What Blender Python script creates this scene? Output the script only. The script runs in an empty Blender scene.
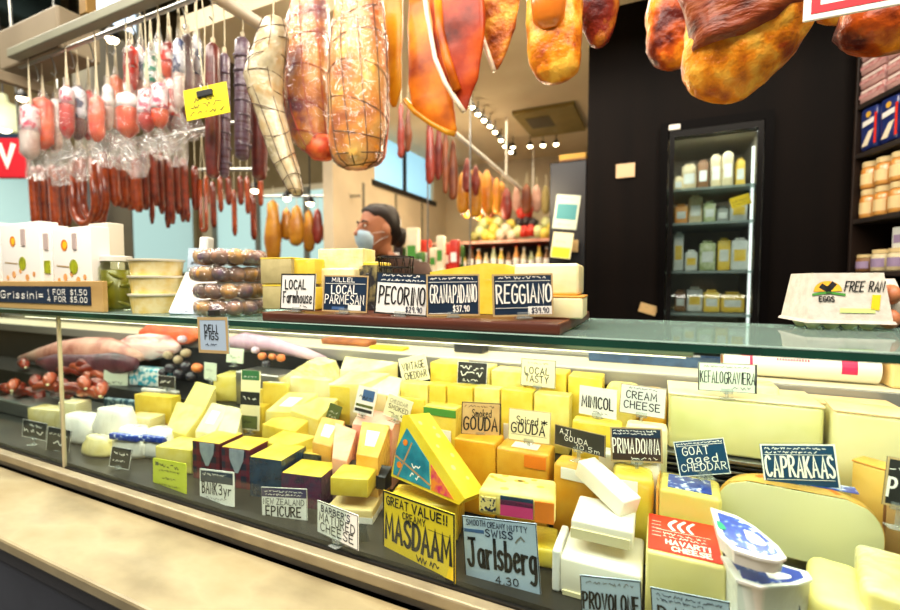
import bpy, bmesh, math, random
from mathutils import Vector, Matrix, noise
random.seed(7)
R = math.radians
COL = bpy.context.scene.collection
# ------------------------------------------------------------------ camera
F = 450.0
CAM = Vector((0, 0, 1.40))
CROT = Matrix.Rotation(R(24.7), 3, 'Z') @ Matrix.Rotation(R(90 - 2.93), 3, 'X')
def ray(px, py):
    return (CROT @ Vector(((px - 450) / F, (305 - py) / F, -1))).normalized()
def at_plane(px, py, p, n):
    d = ray(px, py)
    return CAM + d * ((p - CAM).dot(n) / d.dot(n))
def at_y(px, py, y): return at_plane(px, py, Vector((0, y, 0)), Vector((0, 1, 0)))
def at_x(px, py, x): return at_plane(px, py, Vector((x, 0, 0)), Vector((1, 0, 0)))
def at_z(px, py, z): return at_plane(px, py, Vector((0, 0, z)), Vector((0, 0, 1)))
def px_size(p):      # metres per pixel at a point
    return (CROT.transposed() @ (p - CAM)).z * -1 / F
cam_d = bpy.data.cameras.new('camera'); cam = bpy.data.objects.new('camera', cam_d); COL.objects.link(cam)
cam_d.sensor_width = 36; cam_d.lens = 18; cam_d.clip_start = .02
cam.location = CAM; cam.rotation_euler = CROT.to_euler()
cam_d.dof.use_dof = True; cam_d.dof.focus_distance = .92; cam_d.dof.aperture_fstop = 2.2
sc = bpy.context.scene; sc.camera = cam
sc.view_settings.view_transform = 'Standard'; sc.view_settings.look = 'None'
sc.view_settings.gamma = 1; sc.view_settings.use_curve_mapping = False
# ------------------------------------------------------------------ materials
def lin(h):
    if not isinstance(h, str): return (*h, 1) if len(h) == 3 else h
    v = [int(h[i:i + 2], 16) / 255 for i in (0, 2, 4)]
    return (*[c / 12.92 if c <= .04045 else ((c + .055) / 1.055) ** 2.4 for c in v], 1)
MATS = {}
def M(name, c1, c2=None, c3=None, scale=20, detail=4, rough=.5, bump=0, bscale=None, coat=0, film=0, metal=0, spec=.5, emit=0, sss=0, lo=.35, hi=.65, stretch=None, voro=False, bdist=.004):
    if name in MATS: return MATS[name]
    m = bpy.data.materials.new(name); m.use_nodes = True
    nt = m.node_tree; N = nt.nodes; L = nt.links
    b = N['Principled BSDF']
    b.inputs['Base Color'].default_value = lin(c1); b.inputs['Roughness'].default_value = rough
    b.inputs['Metallic'].default_value = metal; b.inputs['Specular IOR Level'].default_value = spec
    tc = N.new('ShaderNodeTexCoord'); vec = tc.outputs['Object']
    if stretch:
        mp = N.new('ShaderNodeMapping'); mp.inputs['Scale'].default_value = stretch
        L.new(vec, mp.inputs[0]); vec = mp.outputs[0]
    if c2:
        if voro:
            t = N.new('ShaderNodeTexVoronoi'); t.inputs['Scale'].default_value = scale; fac = t.outputs['Distance']
        else:
            t = N.new('ShaderNodeTexNoise'); t.inputs['Scale'].default_value = scale; t.inputs['Detail'].default_value = detail; fac = t.outputs['Fac']
        L.new(vec, t.inputs['Vector'])
        cr = N.new('ShaderNodeValToRGB'); L.new(fac, cr.inputs[0])
        e = cr.color_ramp.elements
        e[0].position = lo; e[0].color = lin(c1); e[1].position = hi; e[1].color = lin(c2)
        if c3:
            x = e.new((lo + hi) / 2); x.color = lin(c2); e[-1].color = lin(c3)
        L.new(cr.outputs[0], b.inputs['Base Color'])
    if bump:
        t2 = N.new('ShaderNodeTexNoise'); t2.inputs['Scale'].default_value = bscale or scale * 3; t2.inputs['Detail'].default_value = 5
        L.new(vec, t2.inputs['Vector'])
        bp = N.new('ShaderNodeBump'); bp.inputs['Strength'].default_value = bump; bp.inputs['Distance'].default_value = bdist
        L.new(t2.outputs['Fac'], bp.inputs['Height']); L.new(bp.outputs[0], b.inputs['Normal'])
    if coat or film:
        b.inputs['Coat Weight'].default_value = max(coat, film); b.inputs['Coat Roughness'].default_value = .12
        if film:   # crinkled cling film as a clear coat
            t3 = N.new('ShaderNodeTexNoise'); t3.inputs['Scale'].default_value = 28; t3.inputs['Detail'].default_value = 3; t3.inputs['Distortion'].default_value = 1.5
            L.new(tc.outputs['Object'], t3.inputs['Vector'])
            b3 = N.new('ShaderNodeBump'); b3.inputs['Strength'].default_value = .9; b3.inputs['Distance'].default_value = .012
            L.new(t3.outputs['Fac'], b3.inputs['Height']); L.new(b3.outputs[0], b.inputs['Coat Normal'])
    if sss:
        b.inputs['Subsurface Weight'].default_value = sss; b.inputs['Subsurface Radius'].default_value = (.02, .012, .005); b.inputs['Subsurface Scale'].default_value = .3
    if emit:
        b.inputs['Emission Color'].default_value = lin(c1); b.inputs['Emission Strength'].default_value = emit
    MATS[name] = m
    return m
def glass(name, tint='ffffff', gloss=.08, rough=.03, body=None, body_f=0, film=False):
    if name in MATS: return MATS[name]
    m = bpy.data.materials.new(name); m.use_nodes = True
    nt = m.node_tree; N = nt.nodes; L = nt.links; N.clear()
    out = N.new('ShaderNodeOutputMaterial'); tr = N.new('ShaderNodeBsdfTransparent'); gl = N.new('ShaderNodeBsdfGlossy')
    tr.inputs[0].default_value = lin(tint); gl.inputs['Roughness'].default_value = rough
    lw = N.new('ShaderNodeLayerWeight'); lw.inputs['Blend'].default_value = .35
    mu = N.new('ShaderNodeMath'); mu.operation = 'MULTIPLY_ADD'; mu.inputs[1].default_value = gloss * 4; mu.inputs[2].default_value = gloss * .3; mu.use_clamp = True
    L.new(lw.outputs['Fresnel'], mu.inputs[0])
    mx = N.new('ShaderNodeMixShader'); L.new(mu.outputs[0], mx.inputs[0]); L.new(tr.outputs[0], mx.inputs[1]); L.new(gl.outputs[0], mx.inputs[2])
    res = mx
    if film:
        tc = N.new('ShaderNodeTexCoord'); t = N.new('ShaderNodeTexNoise'); t.inputs['Scale'].default_value = 26; t.inputs['Distortion'].default_value = 1.5
        L.new(tc.outputs['Object'], t.inputs['Vector'])
        bp = N.new('ShaderNodeBump'); bp.inputs['Strength'].default_value = 1; bp.inputs['Distance'].default_value = .02
        L.new(t.outputs['Fac'], bp.inputs['Height']); L.new(bp.outputs[0], gl.inputs['Normal']); L.new(bp.outputs[0], lw.inputs['Normal'])
    if body:
        df = N.new('ShaderNodeBsdfDiffuse'); df.inputs[0].default_value = lin(body)
        m2 = N.new('ShaderNodeMixShader'); m2.inputs[0].default_value = body_f
        L.new(res.outputs[0], m2.inputs[1]); L.new(df.outputs[0], m2.inputs[2]); res = m2
    L.new(res.outputs[0], out.inputs[0])
    MATS[name] = m
    return m
# ------------------------------------------------------------------ mesh helpers
class MB:
    def __init__(s): s.v = []; s.f = []
    def add(s, vs, fs, mat=None):
        o = len(s.v)
        s.v += [tuple(mat @ Vector(p)) if mat else tuple(p) for p in vs]
        s.f += [tuple(i + o for i in f) for f in fs]
        return s
    def box(s, a, b, mat=None):
        x0, y0, z0 = a; x1, y1, z1 = b
        return s.add([(x0, y0, z0), (x1, y0, z0), (x1, y1, z0), (x0, y1, z0), (x0, y0, z1), (x1, y0, z1), (x1, y1, z1), (x0, y1, z1)],
                     [(0, 3, 2, 1), (4, 5, 6, 7), (0, 1, 5, 4), (1, 2, 6, 5), (2, 3, 7, 6), (3, 0, 4, 7)], mat)
    def rbox(s, a, b, r=.004, seg=2, mat=None, jig=0, taper=1.0, topj=0):
        bm = bmesh.new(); bmesh.ops.create_cube(bm, size=1)
        for v in bm.verts:
            back = v.co.y > 0
            v.co = Vector((a[0] + (v.co.x + .5) * (b[0] - a[0]), a[1] + (v.co.y + .5) * (b[1] - a[1]), a[2] + (v.co.z + .5) * (b[2] - a[2])))
            if back and taper != 1:
                c = (a[0] + b[0]) / 2; v.co.x = c + (v.co.x - c) * taper
        r = min(r, .45 * min(b[i] - a[i] for i in range(3)))
        bmesh.ops.bevel(bm, geom=bm.edges[:], offset=r, segments=seg, profile=.5, affect='EDGES', clamp_overlap=True)
        if jig:
            bmesh.ops.subdivide_edges(bm, edges=bm.edges[:], cuts=2, use_grid_fill=True)
            for v in bm.verts: v.co += Vector([noise.noise(v.co * 30 + Vector((k * 9, a[0] * 7, 3)) ) for k in range(3)]) * jig
        bm.verts.index_update()
        s.add([v.co for v in bm.verts], [[v.index for v in f.verts] for f in bm.faces], mat); bm.free()
        return s
    def prism(s, poly, y0, y1, mat=None):   # poly in x,z; extruded in y
        n = len(poly)
        vs = [(x, y0, z) for x, z in poly] + [(x, y1, z) for x, z in poly]
        fs = [tuple(range(n)), tuple(range(2 * n - 1, n - 1, -1))] + [(i, i + n, (i + 1) % n + n, (i + 1) % n) for i in range(n)]
        return s.add(vs, fs, mat)
    def slab(s, poly, z0, z1, mat=None):     # poly in x,y; extruded in z
        n = len(poly)
        vs = [(x, y, z0) for x, y in poly] + [(x, y, z1) for x, y in poly]
        fs = [tuple(range(n - 1, -1, -1)), tuple(range(n, 2 * n))] + [(i, (i + 1) % n, (i + 1) % n + n, i + n) for i in range(n)]
        return s.add(vs, fs, mat)
    def lathe(s, prof, n=20, mat=None, caps=True, a0=0, a1=2 * math.pi):
        full = abs(a1 - a0 - 2 * math.pi) < 1e-6
        k = n if full else n + 1
        vs = []
        for r, z in prof:
            for i in range(k):
                a = a0 + (a1 - a0) * i / n
                vs.append((r * math.cos(a), r * math.sin(a), z))
        fs = []
        for j in range(len(prof) - 1):
            for i in range(n):
                i2 = (i + 1) % k
                fs.append((j * k + i, j * k + i2, (j + 1) * k + i2, (j + 1) * k + i))
        if caps and full:
            fs.append(tuple(range(k - 1, -1, -1))); fs.append(tuple(range((len(prof) - 1) * k, len(prof) * k)))
        elif not full:
            m = len(prof)
            fs.append(tuple(j * k for j in range(m))); fs.append(tuple(j * k + k - 1 for j in range(m - 1, -1, -1)))
            if caps:
                fs.append(tuple(range(k - 1, -1, -1))); fs.append(tuple(range((m - 1) * k, m * k)))
        return s.add(vs, fs, mat)
    def ball(s, c, r, n=12, m=8, mat=None, amp=0, fr=8, seed=0):
        rx, ry, rz = r if hasattr(r, '__len__') else (r, r, r)
        vs = [(c[0], c[1], c[2] - rz)]
        for j in range(1, m):
            t = math.pi * j / m
            for i in range(n):
                a = 2 * math.pi * i / n
                vs.append((c[0] + rx * math.sin(t) * math.cos(a), c[1] + ry * math.sin(t) * math.sin(a), c[2] - rz * math.cos(t)))
        vs.append((c[0], c[1], c[2] + rz))
        if amp:
            cc = Vector(c)
            vs = [tuple(cc + (Vector(p) - cc) * (1 + amp * noise.noise(Vector(p) * fr + Vector((seed, seed * 2, 0))))) for p in vs]
        fs = [(0, 1 + (i + 1) % n, 1 + i) for i in range(n)]
        for j in range(m - 2):
            for i in range(n):
                a = 1 + j * n + i; b = 1 + j * n + (i + 1) % n
                fs.append((a, b, b + n, a + n))
        e = len(vs) - 1; o = 1 + (m - 2) * n
        fs += [(o + i, o + (i + 1) % n, e) for i in range(n)]
        return s.add(vs, fs, mat)
    def tube(s, pts, r, n=8, mat=None, caps=True):
        pts = [Vector(p) for p in pts]
        rs = r if hasattr(r, '__len__') else [r] * len(pts)
        vs = []; up = None
        for i, p in enumerate(pts):
            t = (pts[min(i + 1, len(pts) - 1)] - pts[max(i - 1, 0)]).normalized()
            if up is None: up = Vector((0, 0, 1)) if abs(t.z) < .9 else Vector((0, 1, 0))
            a = t.cross(up).normalized(); b = a.cross(t).normalized(); up = b
            for k in range(n):
                w = 2 * math.pi * k / n
                vs.append(p + (a * math.cos(w) + b * math.sin(w)) * rs[i])
        fs = []
        for i in range(len(pts) - 1):
            for k in range(n):
                k2 = (k + 1) % n
                fs.append((i * n + k, i * n + k2, (i + 1) * n + k2, (i + 1) * n + k))
        if caps:
            fs.append(tuple(range(n - 1, -1, -1))); fs.append(tuple(range((len(pts) - 1) * n, len(pts) * n)))
        return s.add(vs, fs, mat)
    def loft(s, rows, n=20, amp=0, fr=9, seed=0, sq=2.0, mat=None):   # rows: (cx, cy, cz, rx, ry) top to bottom
        vs = []
        for (cx, cy, cz, rx, ry) in rows:
            for i in range(n):
                a = 2 * math.pi * i / n
                c, d = math.cos(a), math.sin(a)
                q = (abs(c) ** sq + abs(d) ** sq) ** (-1 / sq)
                p = Vector((cx + rx * c * q, cy + ry * d * q, cz))
                if amp:
                    k = noise.noise(p * fr + Vector((seed * 3.1, 0, seed))) + .5 * noise.noise(p * fr * 2.6 + Vector((0, seed, 5)))
                    p += Vector((c * q, d * q, .3 * noise.noise(p * fr + Vector((9, 9, seed))))) * amp * k
                vs.append(p)
        fs = []
        for j in range(len(rows) - 1):
            for i in range(n):
                i2 = (i + 1) % n
                fs.append((j * n + i, (j + 1) * n + i, (j + 1) * n + i2, j * n + i2))
        fs.append(tuple(range(n))); fs.append(tuple(range(len(rows) * n - 1, (len(rows) - 1) * n - 1, -1)))
        return s.add(vs, fs, mat)
    def build(s, name, mat, parent=None, smooth=False, off=None, fix=True, kind=None, label=None, sub=0):
        me = bpy.data.meshes.new(name)
        v = s.v if off is None else [tuple(Vector(p) - off) for p in s.v]
        me.from_pydata(v, [], s.f)
        if fix:
            bm = bmesh.new(); bm.from_mesh(me); bmesh.ops.recalc_face_normals(bm, faces=bm.faces); bm.to_mesh(me); bm.free()
        if smooth:
            me.polygons.foreach_set('use_smooth', [True] * len(me.polygons))
            if smooth == 'auto': me.set_sharp_from_angle(angle=R(40))
        me.materials.append(mat)
        o = bpy.data.objects.new(name, me); COL.objects.link(o)
        if parent is not None: o.parent = parent
        if kind: o['kind'] = kind
        if label: o['label'] = label
        if sub:
            md = o.modifiers.new('subdivision', 'SUBSURF'); md.levels = sub; md.render_levels = sub
        return o
def tag(o, label, cat, group=None, kind=None):
    o['label'] = label; o['category'] = cat
    if group: o['group'] = group
    if kind: o['kind'] = kind
    return o
def thing(name, label, cat, loc=(0, 0, 0), rotz=0, group=None):
    o = bpy.data.objects.new(name, None); COL.objects.link(o)
    o.empty_display_size = .02; o.location = loc; o.rotation_euler = (0, 0, rotz)
    return tag(o, label, cat, group)
def struct(name, mb, mat, parent=None, smooth=False):
    return mb.build(name, mat, parent, smooth, kind='structure')
def nth(i): return ['first', 'second', 'third', 'fourth', 'fifth', 'sixth', 'seventh', 'eighth', 'ninth', 'tenth', 'eleventh', 'twelfth', 'thirteenth', 'fourteenth', 'fifteenth', 'sixteenth', 'seventeenth', 'eighteenth', 'nineteenth', 'twentieth'][i]
# ------------------------------------------------------------------ marker-pen lettering (strokes)
GL = {
'A': '0,0 28,100 56,0|9,34 47,34', 'B': '0,0 0,100|~0,100 38,98 46,78 34,56 0,52|~0,52 44,50 54,26 40,2 0,0', 'C': '~52,86 34,104 8,90 0,50 8,8 34,-4 54,16',
'D': '0,0 0,100|~0,100 36,98 56,66 54,30 34,2 0,0', 'E': '48,100 0,100 0,0 50,0|0,52 40,52', 'F': '48,100 0,100 0,0|0,54 38,54',
'G': '~54,86 34,104 8,90 0,50 8,6 34,-4 56,10 56,46|30,46 56,46', 'H': '0,0 0,100|50,0 50,100|0,52 50,52', 'I': '8,0 8,100', 'J': '~44,100 44,24 34,0 12,0 0,20|16,100 64,100',
'K': '0,0 0,100|50,100 0,44|14,56 54,0', 'L': '0,100 0,0 46,0', 'M': '0,0 6,100 34,30 62,100 68,0', 'N': '0,0 2,100 50,0 52,100', 'O': '~28,100 6,88 0,50 6,10 28,0 52,12 58,50 52,90 28,100',
'P': '0,0 0,100|~0,100 42,98 54,74 40,48 0,46', 'Q': '~28,100 6,88 0,50 6,10 28,0 52,12 58,50 52,90 28,100|34,26 60,-6', 'R': '0,0 0,100|~0,100 42,98 52,76 38,52 0,50|18,50 54,0',
'S': '~48,88 30,104 4,92 2,68 26,52 50,36 48,8 22,-4 0,14', 'T': '0,100 56,100|28,100 28,0', 'U': '~0,100 0,30 12,0 40,0 52,30 52,100', 'V': '0,100 28,0 56,100', 'W': '0,100 16,0 36,70 56,0 72,100',
'X': '0,0 52,100|0,100 52,0', 'Y': '0,100 28,48 56,100|28,48 28,0', 'Z': '0,100 50,100 0,0 54,0',
'a': '~44,60 24,66 2,50 2,14 22,-2 40,14 44,60|44,62 46,0', 'r': '2,64 4,0|~4,40 18,62 38,60', 'l': '4,104 4,0', 's': '~36,56 20,66 4,56 6,42 30,28 36,10 18,-2 0,10', 'b': '2,104 2,0|~2,50 22,64 42,52 44,16 24,-2 2,10',
'e': '~4,34 42,38 40,58 22,66 4,52 2,18 20,-2 42,10', 'g': '~42,58 22,66 2,50 2,20 20,4 40,18 42,58|~42,62 44,-10 32,-36 4,-28', 'd': '44,104 44,0|~44,50 24,64 2,50 2,14 24,-2 44,12', 'i': '6,62 6,0|6,84 6,90', 'n': '2,64 2,0|~2,40 20,64 38,56 40,0', 'o': '~22,64 2,50 2,12 22,-2 42,12 42,50 22,64',
'p': '2,64 2,-34|~2,50 22,64 42,52 42,14 22,-2 2,12', 'h': '2,104 2,0|~2,40 20,64 38,56 40,0', 'u': '~2,64 2,16 14,-2 30,2 40,18|40,64 42,0', 'v': '0,64 20,0 40,64', 'f': '~34,98 20,104 14,84 14,0|0,60 30,60',
'y': '2,62 22,8|44,62 16,-30', 't': '14,96 14,4 30,0|0,64 32,64', 'm': '2,64 2,0|~2,40 16,64 28,50 28,0|~28,40 44,64 56,50 56,0', 'k': '2,104 2,0|36,60 4,26|14,34 40,0', 'c': '~38,54 20,66 2,48 4,12 22,-2 40,10',
'0': '~24,100 4,86 0,50 4,12 24,0 44,12 48,50 44,88 24,100', '1': '4,80 20,100 20,0', '2': '~2,80 16,102 42,94 40,62 0,0|0,0 48,0', '3': '~2,90 24,104 44,86 38,58 16,52|~16,52 46,44 46,10 22,-4 0,10', '4': '38,0 38,100 0,34 52,34', '5': '44,100 6,100 4,58|~4,58 36,62 48,34 38,4 2,2',
'6': '~40,96 12,80 0,30 16,0 40,4 44,34 26,52 4,34', '7': '0,100 48,100 16,0', '8': '~24,54 4,70 8,96 24,102 42,94 44,70 24,54 2,36 4,6 24,-2 46,8 46,36 24,54', '9': '~44,66 24,50 4,66 6,94 26,102 44,90 44,50 36,0', '$': '~46,84 26,96 4,84 8,60 42,42 46,14 24,2 2,16|26,110 24,-10', '.': '4,0 8,6', '!': '8,100 8,34|8,10 8,0', '-': '0,46 34,46', '=': '0,60 40,60|0,32 40,32', "'": '4,100 2,80', '&': '50,0 8,80 20,100 32,80 2,28 14,2 48,40', '*': '20,80 20,20|2,66 38,34|38,66 2,34', '/': '0,0 36,100', ' ': '',
}
def chaikin(p, k=2):
    for _ in range(k):
        q = [p[0]]
        for a, b in zip(p, p[1:]):
            q += [(a[0] * .75 + b[0] * .25, a[1] * .75 + b[1] * .25), (a[0] * .25 + b[0] * .75, a[1] * .25 + b[1] * .75)]
        p = q + [p[-1]]
    return p
def ribbon(mb, pts, w, y):
    pts = [Vector(p) for p in pts]
    q = [pts[0]]
    for p in pts[1:]:
        if (p - q[-1]).length > 1e-6: q.append(p)
    pts = q
    if len(pts) < 2: return
    pts[0] = pts[0] - (pts[1] - pts[0]).normalized() * w * .4
    pts[-1] = pts[-1] + (pts[-1] - pts[-2]).normalized() * w * .4
    vs = []
    for i, p in enumerate(pts):
        d0 = (p - pts[i - 1]).normalized() if i else (pts[1] - p).normalized()
        d1 = (pts[i + 1] - p).normalized() if i < len(pts) - 1 else d0
        t = d0 + d1
        t = t.normalized() if t.length > .2 else d1
        n = Vector((-t.y, t.x)); k = w / 2 / max(.45, abs(n.dot(Vector((-d1.y, d1.x)))))
        for sgn in (1, -1): vs.append((p.x + n.x * k * sgn, y, p.y + n.y * k * sgn))
    mb.add(vs, [(2 * i, 2 * i + 1, 2 * i + 3, 2 * i + 2) for i in range(len(pts) - 1)])
def write(mb, text, x, z, w, h, pen, y, jit=.022, slant=0, rise=0):
    rnd = random.Random(text)
    adv = []; tot = 0
    for ch in text:
        st = GL.get(ch, '')
        xs = [float(c.split(',')[0]) for s_ in st.split('|') if s_ for c in s_.strip('~').split()] or [0, 34]
        adv.append((tot, st)); tot += max(xs) / 100 + .24
    tot = max(tot - .24, .1); sx = w / tot
    for off, st in adv:
        dz = rnd.uniform(-jit, jit) * h; ro = rnd.uniform(-jit, jit) * 1.6
        for s_ in st.split('|'):
            if not s_: continue
            p = [tuple(float(t) / 100 for t in c.split(',')) for c in s_.strip('~').split()]
            if s_[0] == '~': p = chaikin(p)
            p = [(x + (off + a) * sx + (slant + ro) * b * h, z + b * h + dz + rise * (off * sx)) for a, b in p]
            ribbon(mb, p, pen, y)
def scribble(mb, x, z, w, h, pen, y, seed=0):
    rnd = random.Random(seed * 7 + int(w * 1e4)); cx = x
    while cx < x + w:
        lw = rnd.uniform(.8, 3.2) * h
        p = []; k = cx
        while k < min(cx + lw, x + w):
            p.append((k, z + rnd.uniform(0, 1) * h)); k += h * rnd.uniform(.25, .45)
        if len(p) > 1: ribbon(mb, p, pen, y)
        cx += lw + h * .6
# ================================================================== SETTING
m_cream = M('cream_paint', 'bfae90', 'cdbc9c', scale=3, rough=.7)
m_ceil = M('ceiling_paint', 'd9c7a2', 'e2d2b0', scale=3, rough=.8)
m_black = M('black_panel', '0a0706', '120c09', scale=6, stretch=(1, 1, .1), rough=.6, spec=.06)
m_dark = M('dark_metal', '14110f', rough=.4)
m_roof = M('market_roof', '4a3b1c', '5d4b25', scale=2, rough=.9)
m_olive = M('hall_wall', '6b5a38', '7b6947', scale=2, rough=.9)
m_floor = M('floor_tiles', '4a4a4c', '5a5a5c', scale=5, rough=.5, bump=.1)
m_steel = M('brushed_steel', '9a9a94', 'b0b0aa', scale=30, stretch=(.05, 1, 1), rough=.3, metal=.9)
m_alu = M('beige_rail', '8e8168', 'a29477', scale=12, rough=.4, metal=.3)
m_stone = M('honed_stone', '7d7052', '9c8e6c', '8c7a54', scale=5, detail=8, rough=.5, bump=.05, stretch=(.6, 1, 1), coat=.1)
m_teal_glow = M('daylit_pane', 'a3c3c1', emit=.62)
m_sky_glow = M('skylight_pane', 'd8ecff', emit=1.6)
m_post = M('grey_post', '6a655a', '77725f', scale=3, rough=.6)
m_green_edge = M('glass_edge_green', '05261c', '0b4634', scale=6, stretch=(1, 1, .1), rough=.1, coat=.6)
m_white = M('white_plastic', 'e8e4da', rough=.4)
m_deck = M('deck_steel', '1c1b19', '262420', scale=8, rough=.4, metal=.2)

struct('floor', MB().box((-7.2, -3, -.1), (2.2, 5.4, 0)), m_floor)
struct('wall_back', MB().box((-7.2, 5.1, 0), (2.2, 5.25, 2.8)), m_cream)
struct('wall_back_upper', MB().box((-7.2, 5.1, 2.8), (-2.45, 5.25, 5.6)), m_olive)
struct('wall_left', MB().box((-7.2, -3, 0), (-7, 5.1, 5.6)), m_olive)
struct('wall_side', MB().box((-2.5, 2.95, 0), (-2.4, 5.1, 2.33)).box((-2.5, 2.95, 2.33), (-2.4, 3.55, 2.8)).box((-2.5, 4.75, 2.33), (-2.4, 5.1, 2.8)), m_cream)
struct('wall_black', MB().box((-.35, 2.5, 0), (.62 - .56 - .06, 2.62, 2.8)).box((.46, 2.5, 0), (1.9, 2.62, 2.8)).box((0, 2.5, 2.17), (.46, 2.62, 2.8)), m_black)
struct('ceiling', MB().box((-2.5, 1.75, 2.8), (2.0, 5.25, 2.9)), m_ceil)
struct('roof', MB().box((-7.2, -3, 5.6), (-2.5, 5.4, 5.7)), m_roof)
for k, y in enumerate((3.35, 3.9, 4.45)): struct('trim_%d' % (k + 8), MB().box((-2.402, y, 0), (-2.392, y + .03, 2.28)), m_post)
struct('window_1', MB().box((-2.47, 3.55, 2.33), (-2.44, 4.75, 2.8)), M('blue_daylight', '8fc4dc', emit=.9))
struct('trim_1', MB().box((-2.49, 3.5, 2.29), (-2.38, 4.8, 2.34)).box((-2.49, 4.12, 2.33), (-2.42, 4.17, 2.8)), m_dark)
# daylit windows of the market hall
for i, (y0, y1) in enumerate([(.4, 2.05), (2.2, 3.0), (3.45, 5.0)]):
    struct('window_%d' % (i + 2), MB().box((-6.99, y0, 1.55), (-6.95, y1, 2.75)), m_teal_glow)
    struct('trim_%d' % (i + 2), MB().box((-6.98, y0 - .08, 1.4), (-6.85, y1 + .08, 1.55)).box((-6.98, y0 - .05, 2.75), (-6.88, y1 + .05, 2.85)).box((-6.98, y1, 1.55), (-6.86, y1 + .1, 2.75)), m_olive)
struct('window_5', MB().box((-6.5, 5.04, 1.5), (-3.6, 5.09, 2.7)), m_teal_glow)
mb = MB()
for k in range(4): mb.box((-6.5 + k * .95, 5.0, 1.4), (-6.42 + k * .95, 5.04, 2.75))
mb.box((-6.5, 5.0, 1.38), (-3.5, 5.05, 1.5))
struct('trim_5', mb, m_post)
struct('window_6', MB().box((-6.99, 3.55, 5.0), (-6.95, 4.2, 5.55)), m_sky_glow)
struct('trim_6', MB().box((-6.98, 3.4, 4.6), (-6.8, 3.54, 5.6)).box((-6.98, 4.22, 4.6), (-6.85, 4.4, 5.6)), m_post)
struct('column_hall', MB().rbox((-4.75, 2.30, 0), (-4.45, 2.62, 3.6), .03), m_post)
tag(MB().rbox((-4.5, 2.24, .5), (-4.3, 2.3, 2.25), .01).build('sign_panel', M('slate_grey', '4a4c4e', rough=.7)), 'dark grey panel fixed to the market pillar', 'panel')
tag(MB().rbox((-6.98, 1.2, 4.35), (-6.5, 3.1, 5.58), .05).build('vent_duct', M('dark_teal', '1c2c2c', '243838', scale=2, rough=.8)), 'dark teal duct box high in the market roof corner', 'duct')

# --- overhead beams and rails of the stall
t = thing('overhead_beam', 'long grey green beam above the wrapped sausages', 'beam', (-2.0, 1.1, 2.45))
MB().rbox((-.74, -.022, -.02), (.62, .022, .02), .005).build('beam', M('sage_paint', '7b7a68', '86856f', scale=4, rough=.5), t)
MB().rbox((-.95, .03, -.02), (-.42, .2, .17), .01).build('fascia', M('taupe_paint', '7d6f58', '887a62', scale=4, rough=.6), t)
for x in (-.15, .55): MB().rbox((x, -.02, .028), (x + .05, .02, 1.6), .004).build('hanger_post', M('brass_post', '8a6a34', rough=.4, metal=.4), t)
MB().rbox((-.87, -.3, -.1), (-.83, .5, -.05), .005).build('cross_bar', M('taupe_paint', '7d6f58'), t)
t = thing('meat_rail', 'pale rail holding the dark salamis and hams', 'rail', (-1.44, .9, 2.41))
mb = MB().tube([(0, .0, 0), (0, 1.2, 0)], .024, 12); mb.build('rail', M('rail_cream', 'cfc6b4', rough=.35), t, smooth='auto')
MB().lathe([(.055, -.06), (.06, -.04), (.06, .04), (.055, .06)], 20, Matrix.Translation((0, .02, .06)) @ Matrix.Rotation(R(90), 4, 'X')).build('end_cap', m_white, t, smooth='auto')
MB().lathe([(.03, -.062), (.03, .062)], 16, Matrix.Translation((0, .0, .06)) @ Matrix.Rotation(R(90), 4, 'X')).build('cap_hole', m_dark, t)
for y in (.25, .8): MB().tube([(0, y, .02), (0, y, 1.2)], .008, 6).build('drop_rod', m_steel, t)
t = thing('ham_rail', 'steel rail above the stall that the big hams hang from', 'rail', (-.3, 1.3, 2.52))
MB().tube([(-1.3, 0, 0), (1.15, 0, 0)], .016, 10).build('rail', m_steel, t, smooth='auto')
for x in (-.9, .1, 1.0): MB().tube([(x, 0, 0), (x, .5, .3)], .01, 8).build('bracket', m_steel, t, smooth='auto')
t = thing('sausage_rail', 'thin steel rail with hooks above the wrapped sausages', 'rail', (-2.0, 1.15, 2.45))
MB().tube([(-.8, 0, -.02), (.62, 0, -.02)], .009, 8).build('rail', m_steel, t)
hk = MB().tube([(0, 0, 0), (.004, .01, -.03), (.0, .02, -.07), (0, .012, -.085), (0, 0, -.078)], .003, 6)
for i in range(9):
    o = hk.build('hook', m_steel, t); o.location = (-.68 + .15 * i, 0, -.02)
t = thing('kabana_rail', 'thin rail that the red smoked sausages hang from', 'rail', (-2.4, 1.62, 2.19))
MB().tube([(-1.2, 0, 0), (1.1, 0, 0)], .008, 8).build('rail', m_steel, t)
for x in (-1.1, 1.05): MB().tube([(x, 0, 0), (x, 0, 1.3)], .006, 6).build('drop_rod', m_steel, t)

# --- stone ledge in front of the case
t = thing('stone_ledge', 'pale beige stone ledge running along the front of the display case', 'ledge', (-1.2, .6, 0))
MB().rbox((-2.2, -.11, .77), (1.8, .095, .80), .006).build('slab', m_stone, t)
MB().box((-2.2, -.10, .735), (1.8, .09, .77)).build('edge_trim', M('dark_trim', '2b2b2e', rough=.4), t)
MB().box((-2.2, -.095, 0), (1.8, .09, .735)).build('front_panel', M('blue_grey_panel', '30333b', '3b3f48', scale=6, rough=.5), t)

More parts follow.
